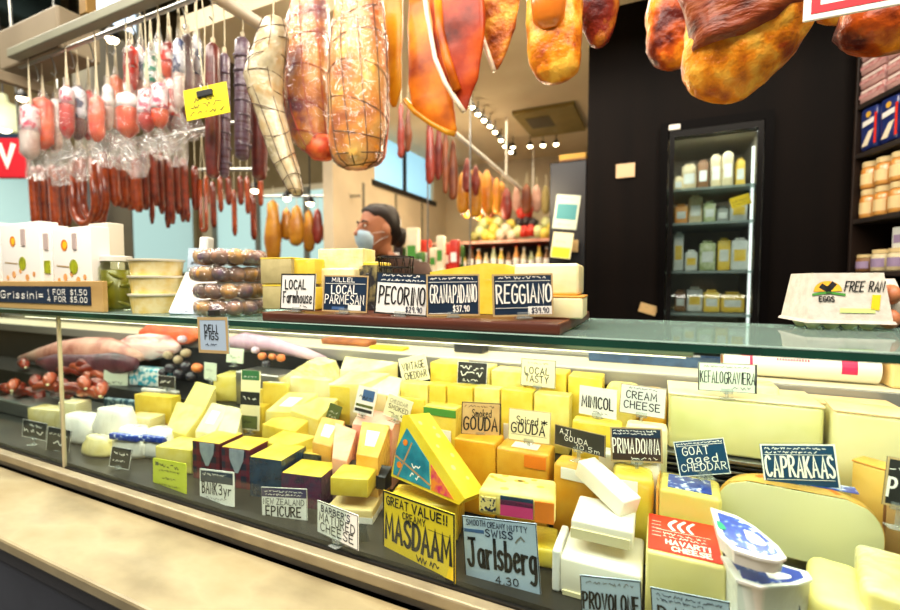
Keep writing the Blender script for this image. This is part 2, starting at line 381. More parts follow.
# --- refrigerated display case
t = thing('display_case', 'long glass fronted refrigerated cheese counter', 'display case', (-1.2, 1.0, 0))
ox, oy = 1.2, -1.0
def W(mb, name, mat, **k): return mb.build(name, mat, t, off=Vector((-1.2, 1.0, 0)), **k)
W(MB().box((-3.9, .735, .0), (.9, 1.45, .80)), 'cabinet', m_dark)
W(MB().rbox((-3.9, .69, .822), (.9, .716, .846), .004), 'front_rail', m_alu)
W(MB().rbox((-3.9, .70, .80), (.9, .735, .822), .003), 'kick_rail', M('grey_rail', '4b4a4c', '59585a', scale=10, rough=.35, metal=.5))
W(MB().box((-3.9, .722, .80), (.9, 1.05, .86)), 'deck_tier', m_deck)
W(MB().box((-3.9, 1.05, .80), (.9, 1.246, .98)), 'deck_tier', m_deck)
W(MB().box((-3.9, 1.25, .80), (.9, 1.42, 1.15)), 'rear_wall', m_deck)
W(MB().rbox((-3.9, 1.245, 1.15), (.9, 1.42, 1.17), .004), 'back_ledge', M('ledge_cream', 'd9cda8', rough=.35))
W(MB().rbox((-3.9, 1.236, 1.13), (.9, 1.246, 1.168), .002), 'ledge_lip', M('ledge_grey', '8d8a80', rough=.3, metal=.5))
W(MB().box((-3.9, 1.44, .80), (.9, 1.46, 1.19)), 'rear_track', m_steel)
m_glass = glass('clear_glass', 'f4faf8', gloss=.02)
m_shelf = glass('shelf_glass', 'c4ddd2', gloss=.16, body='b4d0c6', body_f=.15)
W(MB().box((-3.9, .7185, .846), (-1.602, .7205, 1.300)), 'front_glass', m_glass)
W(MB().box((-1.598, .7185, .846), (.9, .7205, 1.300)), 'front_glass', m_glass)
W(MB().box((-1.603, .714, .846), (-1.597, .723, 1.300)), 'glass_joint', M('joint_pale', 'b5a784', rough=.3))
W(MB().box((-3.9, .7165, .8455), (.9, .7225, .849)), 'glass_seal', m_dark)
W(MB().box((-3.9, .706, 1.303), (.9, 1.10, 1.315)), 'glass_shelf', m_shelf)
W(MB().box((-3.9, .702, 1.3025), (.9, .706, 1.3155)), 'shelf_edge', m_green_edge)
W(MB().box((-3.9, .7015, 1.3147), (.9, .7055, 1.3162)), 'edge_highlight', M('highlight_pale_green', 'bfe0d2', rough=.15, coat=.5))  # pale strip paints the bright highlight along the top of the glass edge
m_strip = M('lamp_strip', 'fff3cf', emit=3.0)
W(MB().rbox((-1.85, .735, 1.290), (.05, .765, 1.302), .003), 'lamp_housing', M('lamp_cream', 'efe3bd', rough=.4))
W(MB().box((-1.84, .738, 1.2885), (.04, .762, 1.2902)), 'lamp_strip', m_strip)
for x in (-3.0, .75): W(MB().tube([(x, 1.07, .99), (x, 1.07, 1.303)], .008, 8), 'shelf_support', m_steel)

# --- black framed glass door fridge set in the black wall
t = thing('glass_door_fridge', 'tall black framed glass door fridge full of packets', 'fridge', (.23, 2.5, 0))
def WF(mb, name, mat, **k): return mb.build(name, mat, t, off=Vector((.23, 2.5, 0)), **k)
WF(MB().box((0, 2.46, 0), (.035, 2.62, 2.17)).box((.425, 2.46, 0), (.46, 2.62, 2.17)).box((.035, 2.46, 2.13), (.425, 2.62, 2.17)).box((.035, 2.46, 0), (.425, 2.62, .1)), 'frame', M('satin_black', '070505', rough=.5, spec=.04))
WF(MB().box((.04, 2.452, .1), (.062, 2.475, 2.125)).box((.398, 2.452, .1), (.42, 2.475, 2.125)).box((.062, 2.452, 2.095), (.398, 2.475, 2.125)), 'door_frame', M('door_black', '0b0908', rough=.35, spec=.12))
WF(MB().box((.062, 2.462, .1), (.398, 2.466, 2.095)), 'door_glass', glass('fridge_glass', 'eef4f4', gloss=.04))
WF(MB().box((.03, 3.05, 0), (.43, 3.07, 2.14)).box((.03, 2.6, 0), (.036, 3.05, 2.14)).box((.424, 2.6, 0), (.43, 3.05, 2.14)).box((.03, 2.6, 2.12), (.43, 3.05, 2.14)), 'lining', M('fridge_lining', 'a89f8a', rough=.6))
WF(MB().box((.402, 2.60, .3), (.412, 2.615, 2.05)), 'light_tube', M('fridge_lamp', 'f4f6ee', emit=1.2))
FZ = [at_y(710, y, 2.62).z for y in (189, 223, 271, 313)]
for z in FZ: WF(MB().box((.037, 2.55, z - .012), (.423, 3.0, z), ), 'shelf', glass('fridge_shelf', 'cfe0dc', gloss=.1, body='b6c4bf', body_f=.5))
MB().rbox((.035, 2.448, 2.13), (.085, 2.46, 2.155), .003).build('badge', m_white, t, off=Vector((.23, 2.5, 0)))
# ================================================================== BUILDERS
EDGES = ((.86, 1.048), (.98, 1.234))
def deck(y): return .86 if y < 1.045 else .98
m_clear = glass('clear_holder', 'f2f4f2', gloss=.10, body='dfe6e4', body_f=.14)
INK = M('ink_black', '0b0b0c', rough=.6); INKW = M('chalk_white', 'f2efe4', rough=.7); INKB = M('ink_navy', '0f1f3c', rough=.6)
PENS = {'k': INK, 'w': INKW, 'b': INKB, 'y': M('chalk_yellow', 'e8d890', rough=.7), 'g': M('ink_grey', '6d6c66', rough=.6), 'r': M('ink_red', 'b82222', rough=.6)}
CARD = {'white': M('card_white', 'e9e7df', rough=.35), 'navy': M('card_navy', '14263a', '192f46', scale=15, rough=.35), 'slate': M('card_slate', '22221f', '2c2c28', scale=15, rough=.4), 'teal': M('card_teal', '113f5e', rough=.35),
        'yellow': M('card_yellow', 'ecc81c', rough=.4), 'lime': M('card_lime', 'c9d22c', rough=.4), 'kraft': M('card_kraft', 'c8a368', 'd3b27a', scale=25, rough=.5), 'cream': M('card_cream', 'ece3b4', rough=.45),
        'tan': M('card_tan', 'b59a6a', rough=.5), 'blue': M('card_bluegrey', 'a9bccf', rough=.4), 'brown': M('card_brown', '3a2a22', rough=.4), 'pale': M('card_pale_green', 'd3dcc4', rough=.4),
        'lemon': M('card_lemon', 'f1dd10', rough=.45), 'moss': M('card_moss', '55602a', rough=.4), 'band': M('card_band_blue', '3f5f8c', rough=.4), 'purple': M('card_purple', '3b3358', rough=.4), 'green': M('card_green', '2f6a3a', rough=.4), 'teal2': M('card_teal_pale', '3f8f94', rough=.5), 'red': M('card_red', 'c81e2c', rough=.4)}
def frame_of(BL, BR, TL, Y, yaw, tilt):
    best = None
    for k in (range(-44, 45) if Y > .71 and Y < 1.09 else (0,)):        # the turn for which the four corners read as a true rectangle
        y_ = yaw + k * .75
        mat, w, h, skew = _frame(BL, BR, TL, Y, y_, tilt)
        cost = (skew / max(h, .001)) ** 2 + (.0016 * k) ** 2
        if h > 0 and (best is None or cost < best[0]): best = (cost, mat, w, h)
    return best[1:]
def _frame(BL, BR, TL, Y, yaw, tilt):
    a = R(yaw)
    n = Matrix.Rotation(a, 3, 'Z') @ Matrix.Rotation(R(-tilt), 3, 'X') @ Vector((0, -1, 0))
    p0 = at_y(*BL, Y)
    p1 = at_plane(*BR, p0, n); p2 = at_plane(*TL, p0, n)
    u = (p1 - p0); w = u.length; u.normalize()
    v = (-n).cross(u) if False else u.cross(-n); v = v.normalized()
    if v.z < 0: v = -v
    h = (p2 - p0).dot(v)
    mat = Matrix((u, -n, v)).transposed().to_4x4(); mat.translation = p0 + u * w / 2
    return mat, w, h, (p2 - p0).dot(u)
def card(label, BL, BR, TL, Y, yaw=0, tilt=0, bg='white', border=None, bw=.003, texts=(), header=None, stand=0, group='price cards in the cheese counter', name='price_sign', cat='sign', thick=.0022, clip=True, bands=()):
    """a price card; texts: (string, x, z, w, h, pen colour, pen width/height) as shares of the card"""
    mat, w, h = frame_of(BL, BR, TL, Y, yaw, tilt)
    t = thing(name, label, cat, (0, 0, 0), 0, group); t.matrix_world = mat
    MB().box((-w / 2, 0, 0), (w / 2, thick, h)).build('panel', CARD[bg], t)
    e = .0004
    if border:
        b = bw
        MB().box((-w / 2, -e, 0), (w / 2, 0, b)).box((-w / 2, -e, h - b), (w / 2, 0, h)).box((-w / 2, -e, b), (-w / 2 + b, 0, h - b)).box((w / 2 - b, -e, b), (w / 2, 0, h - b)).build('border', CARD[border] if border in CARD else PENS[border], t)
    if header:
        z0, z1, cname = header
        MB().box((-w / 2 + bw, -e, h * z0), (w / 2 - bw, 0, h * z1)).build('header_band', CARD[cname], t)
    for (x0, x1, z0, z1, cname) in bands:
        MB().box((-w / 2 + w * x0, -e, h * z0), (-w / 2 + w * x1, 0, h * z1)).build('colour_band', CARD[cname], t)
    by = {}
    for i, tx in enumerate(texts):
        s, x, z, tw, th, c = tx[:6]; pen = tx[6] if len(tx) > 6 else .13
        mb = by.setdefault(c, MB())
        if s == '~': scribble(mb, -w / 2 + w * x, h * z, w * tw, h * th, max(h * th * .2, .0011), -.0008, seed=i + int(BL[0]))
        elif s == '_': ribbon(mb, [(-w / 2 + w * x, h * z), (-w / 2 + w * (x + tw), h * z)], .0009, -.0008)
        else: write(mb, s, -w / 2 + w * x, h * z, w * tw, h * th, h * th * pen, -.0008)
    for c, mb in by.items(): mb.build('lettering', PENS[c], t, fix=False)
    if stand is not None and clip:
        mb = MB().rbox((-.011, -.004, -.004), (.011, .006, .007), .0015)
        if stand: mb.rbox((-.003, -.001, -stand), (.003, .004, 0), .001).rbox((-.014, -.012, -stand - .002), (.014, .012, -stand), .001)
        mb.build('clear_holder', m_clear, t)
    return t
def block_frame(TL, TRx, Y, zb, yaw):
    a = R(yaw); u = Vector((math.cos(a), math.sin(a), 0)); nrm = Vector((math.sin(a), -math.cos(a), 0))
    P = at_y(*TL, Y); lo, hi = 0, .8
    q = at_plane(TRx, TL[1], P, nrm)   # horizontal position only
    w = (Vector((q.x - P.x, q.y - P.y, 0))).dot(u)
    base = Vector((P.x, P.y, zb)) + u * w / 2
    return base, w, P.z - zb
def block(label, TL, TRx, Y, depth, zb, mat, yaw=0, name='cheese_block', cat='cheese', group=None, bevel=.003, jig=0, taper=1.0, wrap=None, wrap_h=1.0, wrap_open=True, rind=None, sticker=None, top=None, body='cheese', smooth='auto'):
    """box-like piece whose front top left corner is seen at pixel TL and front top right corner at column TRx; rests at height zb"""
    if zb in (.86, .92, 1.0): zb = deck(Y) + .0006
    base, w, h = block_frame(TL, TRx, Y, zb, yaw)
    if zb < 1.0 and Y < 1.24:
        ye = EDGES[0][1] if zb < .97 else EDGES[1][1]
        depth = max(.012, min(depth, (ye - .004 - Y - max(0, w * math.sin(R(yaw)))) / math.cos(R(yaw))))
    if h < .015: print('LOW', label, h)
    parts = wrap or rind or sticker or top
    mb = MB().rbox((-w / 2, 0, 0), (w / 2, depth, h), bevel, 3, jig=jig, taper=taper)
    if not parts:
        o = mb.build(name, mat, None, smooth); o.location = base; o.rotation_euler = (0, 0, R(yaw)); tag(o, label, cat, group)
        return dict(o=o, z=base.z + h, w=w, h=h, base=base)
    t = thing(name, label, cat, base, R(yaw), group)
    mb.build(body, mat, t, smooth)
    g = .0012
    if wrap:
        zt = h * wrap_h
        x0, x1, y0, y1 = -w / 2 - g, w / 2 + g, -g, depth + g
        b = MB().box((x0, y0, 0), (x1, y0 + g * .6, zt)).box((x1 - g * .6, y0, 0), (x1, y1, zt)).box((x0, y0, 0), (x0 + g * .6, y1, zt)).box((x0, y1 - g * .6, 0), (x1, y1, zt))
        if not wrap_open: b = MB().rbox((x0, y0, 0), (x1, y1, zt + g), bevel, 2)
        b.build('wrapper', wrap, t)
    if rind:
        m_r, where = rind
        b = MB()
        if 't' in where: b.rbox((-w / 2 - g, -g * .2, h - .001), (w / 2 + g, depth, h + .003), .002)
        if 'b' in where: b.rbox((-w / 2, depth - .001, 0), (w / 2, depth + .003, h), .002)
        if 'r' in where: b.rbox((w / 2 - .001, 0, 0), (w / 2 + .003, depth, h), .002)
        if 'l' in where: b.rbox((-w / 2 - .003, 0, 0), (-w / 2 + .001, depth, h), .002)
        b.build('rind', m_r, t, 'auto')
    if top:
        m_t, fr = top
        MB().rbox((-w / 2 * fr, depth * (.5 - fr / 2), h), (w / 2 * fr, depth * (.5 + fr / 2), h + .0012), .0005).build('top_label', m_t, t)
    for st in (sticker or ()):
        x, z, sw, sh, m_s = st[:5]
        nm = st[5] if len(st) > 5 else 'sticker'
        MB().box((-w / 2 + w * x, -.0028, h * z), (-w / 2 + w * (x + sw), -.0010 if wrap else .0, h * (z + sh))).build(nm, m_s, t)
    return dict(o=t, z=base.z + h, w=w, h=h, base=base)
# ------------------------------------------------------------------ food materials
C_YEL = M('cheese_yellow', 'dfbf2a', 'e9d04c', scale=25, rough=.45, film=.35, bump=.08)
C_LEM = M('cheese_lemon', 'e4cf58', 'ecdc80', scale=25, rough=.45, film=.35, bump=.06)
C_PALE = M('cheese_pale', 'eadfa2', 'f1e8be', scale=18, rough=.5, film=.3, bump=.05)
C_GRN = M('cheese_pale_green', 'd9d68c', 'e4e0a4', scale=10, rough=.45, coat=.3, bump=.04)
C_WHITE = M('cheese_white', 'e9e1cc', 'f0eada', scale=15, rough=.5, coat=.15, bump=.05)
C_ORG = M('cheese_orange', 'dc9a12', 'e6b02c', scale=18, rough=.45, coat=.3, bump=.05)
C_GOLD = M('cheese_gold', 'cf921a', 'dcab38', scale=14, rough=.4, coat=.4, film=.5)
C_PARM = M('cheese_parmesan', 'e9d58c', 'f2e5b4', scale=35, detail=8, rough=.7, bump=.6, bscale=60)
C_FILM = M('cheese_in_film', 'e4d07a', 'f0e6b8', scale=12, rough=.4, film=.8, bump=.05)
C_FILMY = M('yellow_in_film', 'dfc02c', 'ead458', scale=12, rough=.4, film=.8)
C_FILMW = M('white_in_film', 'ece6d6', 'f6f3ea', scale=10, rough=.4, film=.9)
C_GREY = M('grey_rind_and_shade', 'a89a66', 'c0b27c', scale=20, rough=.7, bump=.2)
RIND_O = M('rind_orange', 'd88a2a', 'e4a448', scale=14, rough=.5, bump=.1)
RIND_C = M('rind_cream', 'e6cf9c', 'eedcb4', scale=12, rough=.6, bump=.1)
RIND_B = M('rind_brown', '7a4a20', '96622e', scale=18, rough=.6, bump=.2)
W_NAVY = M('wrap_navy', '16283c', '22405a', scale=30, rough=.25, film=.7)
W_PURP = M('wrap_purple', '2a1c38', '5a1c40', '2a2c4a', scale=22, rough=.25, film=.7)
W_DKGRN = M('wrap_dark_marbled', '20281c', '77745c', scale=60, rough=.4)
W_WHITE = M('wrap_white_paper', 'e4e2dc', 'f3f1ec', scale=10, rough=.5, bump=.4, bscale=25)
L_BLUE = M('label_blue_print', '1c3a9c', '2a52b4', 'e4ecf4', scale=70, detail=2, rough=.3, coat=.4, lo=.46, hi=.66)
L_TEAL = M('label_teal', '1a6f86', '2f94a6', scale=30, rough=.3, coat=.4)
L_RED = M('label_red', 'e0301c', rough=.35, coat=.3)
L_PINK = M('label_pink', 'cf3a78', rough=.35, coat=.3)
L_GREY = M('label_grey', '8e98a2', 'a4aeb6', scale=50, rough=.5)
L_YEL = M('label_yellow', 'e9c421', rough=.4); L_WHITE = M('label_white', 'efeee8', rough=.4); L_GREENB = M('label_green', '4a8f3a', rough=.4)
L_ORANGE = M('label_orange', 'e07a1c', rough=.4)
def tartan():
    m = bpy.data.materials.new('tartan_wrap'); m.use_nodes = True; nt = m.node_tree; N = nt.nodes; L = nt.links; b = N['Principled BSDF']
    tc = N.new('ShaderNodeTexCoord'); sx = N.new('ShaderNodeSeparateXYZ'); L.new(tc.outputs['Object'], sx.inputs[0])
    fs = []
    for k, ax in enumerate(('X', 'Z')):
        mu = N.new('ShaderNodeMath'); mu.operation = 'MULTIPLY'; mu.inputs[1].default_value = 190; L.new(sx.outputs[ax], mu.inputs[0])
        si = N.new('ShaderNodeMath'); si.operation = 'SINE'; L.new(mu.outputs[0], si.inputs[0])
        gt = N.new('ShaderNodeMath'); gt.operation = 'GREATER_THAN'; gt.inputs[1].default_value = .1; L.new(si.outputs[0], gt.inputs[0]); fs.append(gt)
    m1 = N.new('ShaderNodeMix'); m1.data_type = 'RGBA'; m1.inputs[6].default_value = lin('1c2238'); m1.inputs[7].default_value = lin('5c1628'); L.new(fs[0].outputs[0], m1.inputs[0])
    m2 = N.new('ShaderNodeMix'); m2.data_type = 'RGBA'; m2.inputs[7].default_value = lin('8a2034'); L.new(m1.outputs[2], m2.inputs[6])
    mm = N.new('ShaderNodeMath'); mm.operation = 'MULTIPLY'; mm.inputs[1].default_value = .45; L.new(fs[1].outputs[0], mm.inputs[0]); L.new(mm.outputs[0], m2.inputs[0])
    L.new(m2.outputs[2], b.inputs['Base Color']); b.inputs['Roughness'].default_value = .4
    return m
W_TART = tartan()
# ================================================================== CHEESE CASE, nearest half
GC = 'cheese pieces in the counter'
# white provolone
block('large creamy white cheese block behind the provolone card', (560, 556), 643, .765, .12, .86, C_WHITE, group=GC, bevel=.006, sticker=[(.04, .02, .9, .12, M('rind_edge_cream', 'dcd0a4', rough=.5), 'rind_face')])
block('white cheese slab stacked on the big white provolone block', (571, 519), 634, .79, .10, .952, C_WHITE, group=GC, bevel=.004, sticker=[(.0, .0, .94, .55, M('rind_edge_cream', 'dcd0a4', rough=.5), 'rind_face')])
o = MB().rbox((-.06, -.022, 0), (.06, .022, .035), .003, 3).build('cheese_block', C_WHITE, None, 'auto'); o.location = at_y(604, 497, .885); o.rotation_euler = (0, R(17), R(-38)); o.location.z = .998
tag(o, 'white cheese stick lying tilted on top of the provolone stack', 'cheese', GC)
card('white price card reading provolone', (582, 622), (643, 630), (580, 575), .730, 6, 3, 'blue', 'k', .0015, [('PROVOLONE', .04, .32, .9, .34, 'k'), ('~', .1, .84, .8, .07, 'g'), ('_', .05, .27, .9, 0, 'k'), ('~', .45, .1, .3, .1, 'k')], stand=None)
# havarti
d = block('tall pale block with red havarti label on top', (646, 550), 728, .76, .128, .86, M('cheese_havarti', 'e3d27e', 'eadc94', scale=10, rough=.4, film=.35), group=GC, bevel=.006)
hv = d['o']
b = d['base']
t = thing('havarti_label', 'red label with three white curved stripes stuck on the havarti block', 'label', (b.x, b.y, d['z'] + .0006), 0)
w = d['w']; LX = w * .48
mb = MB().rbox((-LX, .006, 0), (LX * .96, .124, .0012), .0006); mb.build('sheet', L_RED, t)
rot = Matrix.Rotation(R(-90), 4, 'X') @ Matrix.Scale(1, 4)
lm = Matrix.Translation((0, 0, .0004)) @ Matrix(((1, 0, 0, 0), (0, 0, 1, 0), (0, -1, 0, 0), (0, 0, 0, 1))).inverted()
mb = MB()
def topwrite(mb, s, x, y, w_, h_, pen):
    q = MB(); write(q, s, x, y, w_, h_, pen, 0)
    mb.add([(a, c, .0016) for a, _, c in q.v], q.f)
topwrite(mb, 'HAVARTI', -.026, .030, .062, .013, .0028); topwrite(mb, 'CHEESE', -.018, .012, .055, .012, .0026)
q = MB()
for k in range(2): scribble(q, -.03, .050 + k * .009, .064, .006, .0012, 0, seed=k)
for k in range(3):
    ribbon(q, chaikin([(-.014 + k * .014, .078), (-.022 + k * .014, .094), (-.01 + k * .014, .112)], 3), .006 - k * .0005, 0)
ribbon(q, [(-.04, .072), (.04, .072)], .0012, 0)
for k in range(5): ribbon(q, [(-.047, .05 + k * .012), (-.034, .05 + k * .012)], .0015, 0)
mb.add([(a, c, .0016) for a, _, c in q.v], q.f)
mb.build('print', INKW, t, fix=False)
t.parent = None
card('white price card reading danish on the havarti block', (653, 636), (733, 655), (650, 587), .730, 4, 3, 'blue', 'k', .0015, [('DANISH', .1, .3, .8, .36, 'k'), ('~', .08, .86, .84, .06, 'b'), ('~', .08, .77, .6, .05, 'b')], stand=None)
# blue and white packs
def pack(label, poly, z0, z1, name='cheese_pack', lab=.82):
    c = Vector((sum(p[0] for p in poly) / len(poly), sum(p[1] for p in poly) / len(poly)))
    t = thing(name, label, 'cheese pack', (c.x, c.y, z0), 0, 'blue and white cheese packs')
    P = chaikin([(x - c.x, y - c.y) for x, y in poly] + [(poly[0][0] - c.x, poly[0][1] - c.y)], 1)[:-1]
    h = z1 - z0
    s = lambda k: [(x * k, y * k) for x, y in P]
    n = len(P); mb = MB()
    rings = [(s(.93), 0), (s(.97), h - .006), (s(1.03), h - .004), (s(1.03), h), ]
    vs = [(x, y, z) for r_, z in rings for x, y in r_]
    fs = [(j * n + i, j * n + (i + 1) % n, (j + 1) * n + (i + 1) % n, (j + 1) * n + i) for j in range(3) for i in range(n)] + [tuple(range(n - 1, -1, -1)), tuple(range(3 * n, 4 * n))]
    mb.add(vs, fs).build('tray', M('tray_white', 'e6e6e0', rough=.35, film=.4), t, 'auto')
    MB().slab(s(lab), h, h + .0012).build('film_label', L_BLUE, t)
    MB().slab([(x * .3 + .01, y * .3 - .004) for x, y in P], h + .0012, h + .0018).build('emblem', L_WHITE, t)
    MB().slab([(x * .14 - .03, y * .2 + .012) for x, y in P], h + .0012, h + .002).build('green_leaf', M('leaf_green', '1f9a6a', rough=.4), t)
    return t
pz = .985
q = [at_z(*p, pz) for p in ((722, 556), (804, 568), (814, 583), (742, 588))]
for k, (a_, b_) in enumerate(((.861, .922), (.9225, .985))):
    pack(('lower' if k == 0 else 'upper') + ' flat blue and white cheese tray beside the pale butter block', [(p.x, p.y) for p in q], a_, b_)
pz = 1.035
q = [at_z(*p, pz) for p in ((711, 511), (745, 521), (789, 553), (772, 557), (722, 542))]
t = pack('wedge shaped blue and white cheese pack leaning behind the flat tray', [(p.x, p.y) for p in q], 1.012, 1.035); t.rotation_euler = (R(6), 0, 0)
card('pale blue price card below the blue and white packs', (737, 640), (802, 650), (735, 597), .737, 8, 3, 'blue', 'k', .001, [('~', .1, .7, .8, .16, 'b'), ('~', .1, .4, .8, .14, 'k')], stand=None)
# butter blocks
block('rounded pale yellow butter block beside the blue and white trays', (806, 594), 876, .757, .135, .86, M('butter', 'ead778', 'f0e394', scale=8, rough=.45, film=.3, sss=.1), yaw=-14, group=GC, bevel=.018)
block('pale cheese block in loose film beside the butter block', (862, 586), 950, .765, .14, .86, C_FILM, yaw=-14, group=GC, bevel=.012, sticker=[(.2, .5, .2, .2, L_WHITE)])
# big half wheel with its cut face to the front
c0 = at_y(717, 520, .935); c1 = at_y(881, 520, .935); rad = (c1 - c0).length / 2; cx = (c0 + c1) / 2
t = thing('display_riser', 'low steel riser under the big half wheel', 'riser', (cx.x, .935, .8605))
MB().rbox((-.09, .004, 0), (.09, .105, .06), .003).build('riser_top', m_steel, t)
t = thing('half_wheel', 'large half wheel of pale cheese under the caprakaas card, cut face forward', 'cheese', (cx.x, .935, .922), R(-6), GC)
H = .122; prof = [(rad * (.60 + .40 * math.sqrt(max(0, 1 - abs(2 * k / 14 - 1) ** 2.2))), H * k / 14) for k in range(15)]
MB().lathe(prof, 28, Matrix.Scale(.86, 4, (0, 1, 0)), a0=0, a1=math.pi).build('rind', M('rind_waxed', 'd8a03c', 'e2b55c', scale=10, rough=.35, film=.4), t, 'auto')
pl = [(-r_, z) for r_, z in prof] + [(r_, z) for r_, z in reversed(prof)]
MB().prism([(x * .985, H / 2 + (z - H / 2) * .97) for x, z in pl], -.003, .001).build('cut_face', M('cut_green_cheese', 'd6d3a2', 'dedbb0', scale=6, rough=.35, film=.35), t)
MB().rbox((.02, .03, H), (.09, .06, H + .001), .0005).build('printed_label', L_BLUE, t)
MB().lathe([(rad * .42, H - .0005), (rad * .56, H + .0006)], 24, Matrix.Scale(.86, 4, (0, 1, 0)), a0=.2, a1=2.6, caps=False).build('label_ring', L_ORANGE, t)
card('dark blue price card reading caprakaas on the half wheel', (765, 487), (841, 489.5), (759, 444), .955, 17, 6, 'teal', 'white', .0025, [('CAPRAKAAS', .05, .26, .9, .46, 'w', .10), ('~', .06, .88, .82, .05, 'w'), ('~', .06, .79, .7, .05, 'w'), ('_', .04, .76, .9, 0, 'w'), ('_', .04, .19, .9, 0, 'w')], stand=.004)
# wedges right of the half wheel
block('orange edged cheese wedge beside the half wheel, under the slate card', (852, 461), 912, 1.0, .04, .92, M('wedge_orange', 'e0b04a', 'ecc76c', scale=14, rough=.45), yaw=-40, group=GC, rind=(RIND_O, 't'), bevel=.004)
block('brown rinded cheese wedge below the orange edged wedge', (886, 503), 940, .955, .04, .86, M('wedge_tan', 'b58a4e', 'c9a066', scale=14, rough=.5), yaw=-20, group=GC, rind=(RIND_B, 'tl'), bevel=.003)
card('slate card with one big letter at the far end of the counter', (882, 504), (918, 512), (887, 456), .90, 10, 6, 'slate', 'tan', .003, [('P', .1, .2, .22, .38, 'w'), ('~', .1, .75, .8, .06, 'w')], stand=.03)
# pieces below the prima donna and goat cards
block('yellow wrapped cheese wedge under the brown card', (613, 474), 655, .90, .09, .86, C_FILMY, yaw=4, group=GC, bevel=.012, sticker=[(.1, .75, .5, .2, L_WHITE)])
block('yellow green cheese wedge with blue label under the goat cheddar card', (658, 488), 723, .895, .09, .86, M('cheese_olive', 'd3c05a', 'ddcd74', scale=9, rough=.4, film=.5), yaw=-3, group=GC, bevel=.008, top=(L_BLUE, .7), rind=(RIND_O, 'l'))
block('white cheese block in film behind the provolone stack', (598, 452), 660, .965, .09, .92, C_FILMW, group=GC, bevel=.008, yaw=-4)
card('brown and navy price card between the aged gouda and goat cards', (611, 461), (663, 463.5), (610, 427), .935, 17, 4, 'brown', 'tan', .003, [('PRIMA', .05, .26, .4, .42, 'w', .075), ('DONNA', .5, .26, .44, .42, 'w', .075), ('~', .06, .88, .86, .05, 'w'), ('~', .06, .8, .8, .05, 'w'), ('~', .4, .08, .5, .08, 'w')], header=(.72, .97, 'navy'), stand=.02)
card('teal tilted price card reading goat aged cheddar', (680, 477), (731, 473.5), (673, 442), .94, 15, 8, 'teal', 'white', .0015, [('GOAT', .14, .6, .52, .22, 'w', .11), ('aged', .2, .36, .6, .22, 'w', .11), ('CHEDDAR', .06, .14, .88, .2, 'w', .11), ('~', .05, .9, .9, .04, 'w'), ('_', .05, .86, .9, 0, 'w')], stand=.004)
# tall pale blocks at the rear
p0, p1 = at_y(655, 450, 1.08), at_y(840, 450, 1.08)
t = thing('display_riser', 'dark slotted steel riser under the tall pale green block', 'riser', ((p0.x + p1.x) / 2, 1.07, .9805)); w_ = (p1.x - p0.x) / 2
MB().rbox((-w_, 0, .044), (w_, .16, .053), .002).build('riser_top', m_steel, t)
for k in range(4): MB().rbox((-w_, 0, .002 + k * .011), (w_, .004, .007 + k * .011), .001).build('bar', m_dark if k % 2 else m_steel, t)
for sx in (-w_, w_ - .006): MB().box((sx, .004, 0), (sx + .006, .155, .044)).build('side_plate', m_steel, t)
block('tall wide pale green cheese block at the rear behind the caprakaas card', (669, 394), 826, 1.085, .14, 1.035, C_GRN, group=GC, bevel=.008, rind=(RIND_C, 't'), top=None)
block('tall pale cheese wedge with a peach rind at the far end', (834, 411), 930, 1.06, .085, 1.0, M('cheese_peach', 'dcd293', 'e6deaa', scale=8, rough=.45, coat=.3), group=GC, bevel=.008, rind=(M('rind_peach', 'ecc086', 'f0d2a0', scale=14, rough=.55), 't'), yaw=-6)
block('flat peach rinded cheese lying behind the tall rear pieces', (800, 402), 905, 1.15, .085, 1.0, C_PALE, group=GC, bevel=.006, rind=(M('rind_peach', 'ecc086'), 't'))
block('narrow cheese pack with green and blue band behind the kefalograviera card', (738, 384), 780, 1.16, .07, 1.0, C_FILM, group=GC, bevel=.006, sticker=[(.0, .55, 1.0, .1, L_GREENB), (0, .7, 1, .12, L_BLUE)])
card('white price card reading kefalograviera', (698, 390), (757, 394), (698, 362), 1.082, 6, 3, 'pale', 'g', .0012, [('KEFALOGRAVIERA', .04, .3, .92, .4, 'k', .07), ('~', .1, .84, .8, .07, 'g'), ('~', .6, .1, .3, .1, 'g')], stand=.012, bands=[(.965, 1, 0, 1, 'slate'), (0, .02, 0, 1, 'slate')])
card('white price card reading cream cheese', (619, 412), (665, 419.5), (621, 383), 1.03, -8, 4, 'white', 'tan', .0015, [('CREAM', .14, .54, .66, .24, 'k', .14), ('CHEESE', .1, .2, .78, .24, 'k', .14), ('~', .2, .86, .6, .06, 'g')], stand=.02)
card('white price card reading minicol', (579, 413), (616, 420), (579, 385), 1.045, 2, 5, 'white', 'white', .001, [('MINICOL', .08, .28, .84, .38, 'k', .13), ('~', .4, .1, .4, .08, 'g')], stand=.02)
card('dark slate price card for aged gouda with chalk writing', (554.5, 444), (605, 458), (554.5, 424), .965, -12, 6, 'slate', 'tan', .001, [('AJI', .12, .62, .22, .24, 'w', .13), ('GOUDA', .22, .34, .46, .24, 'w', .13), ('10.5m', .46, .08, .44, .2, 'w', .13)], stand=.02)
block('yellow cheese round behind the cream cheese card', (640, 392), 668, 1.10, .09, 1.0, C_ORG, group=GC, bevel=.02)
block('pale cheese round behind the minicol card', (604, 386), 640, 1.13, .09, 1.0, C_LEM, group=GC, bevel=.02)
block('yellow cheese block in front of the cream cheese card', (572, 420), 622, 1.0, .06, .92, C_YEL, group=GC, bevel=.006)
block('white topped cheese block right of the cream cheese card', (626, 424), 668, 1.0, .06, .92, C_PALE, group=GC, bevel=.008)
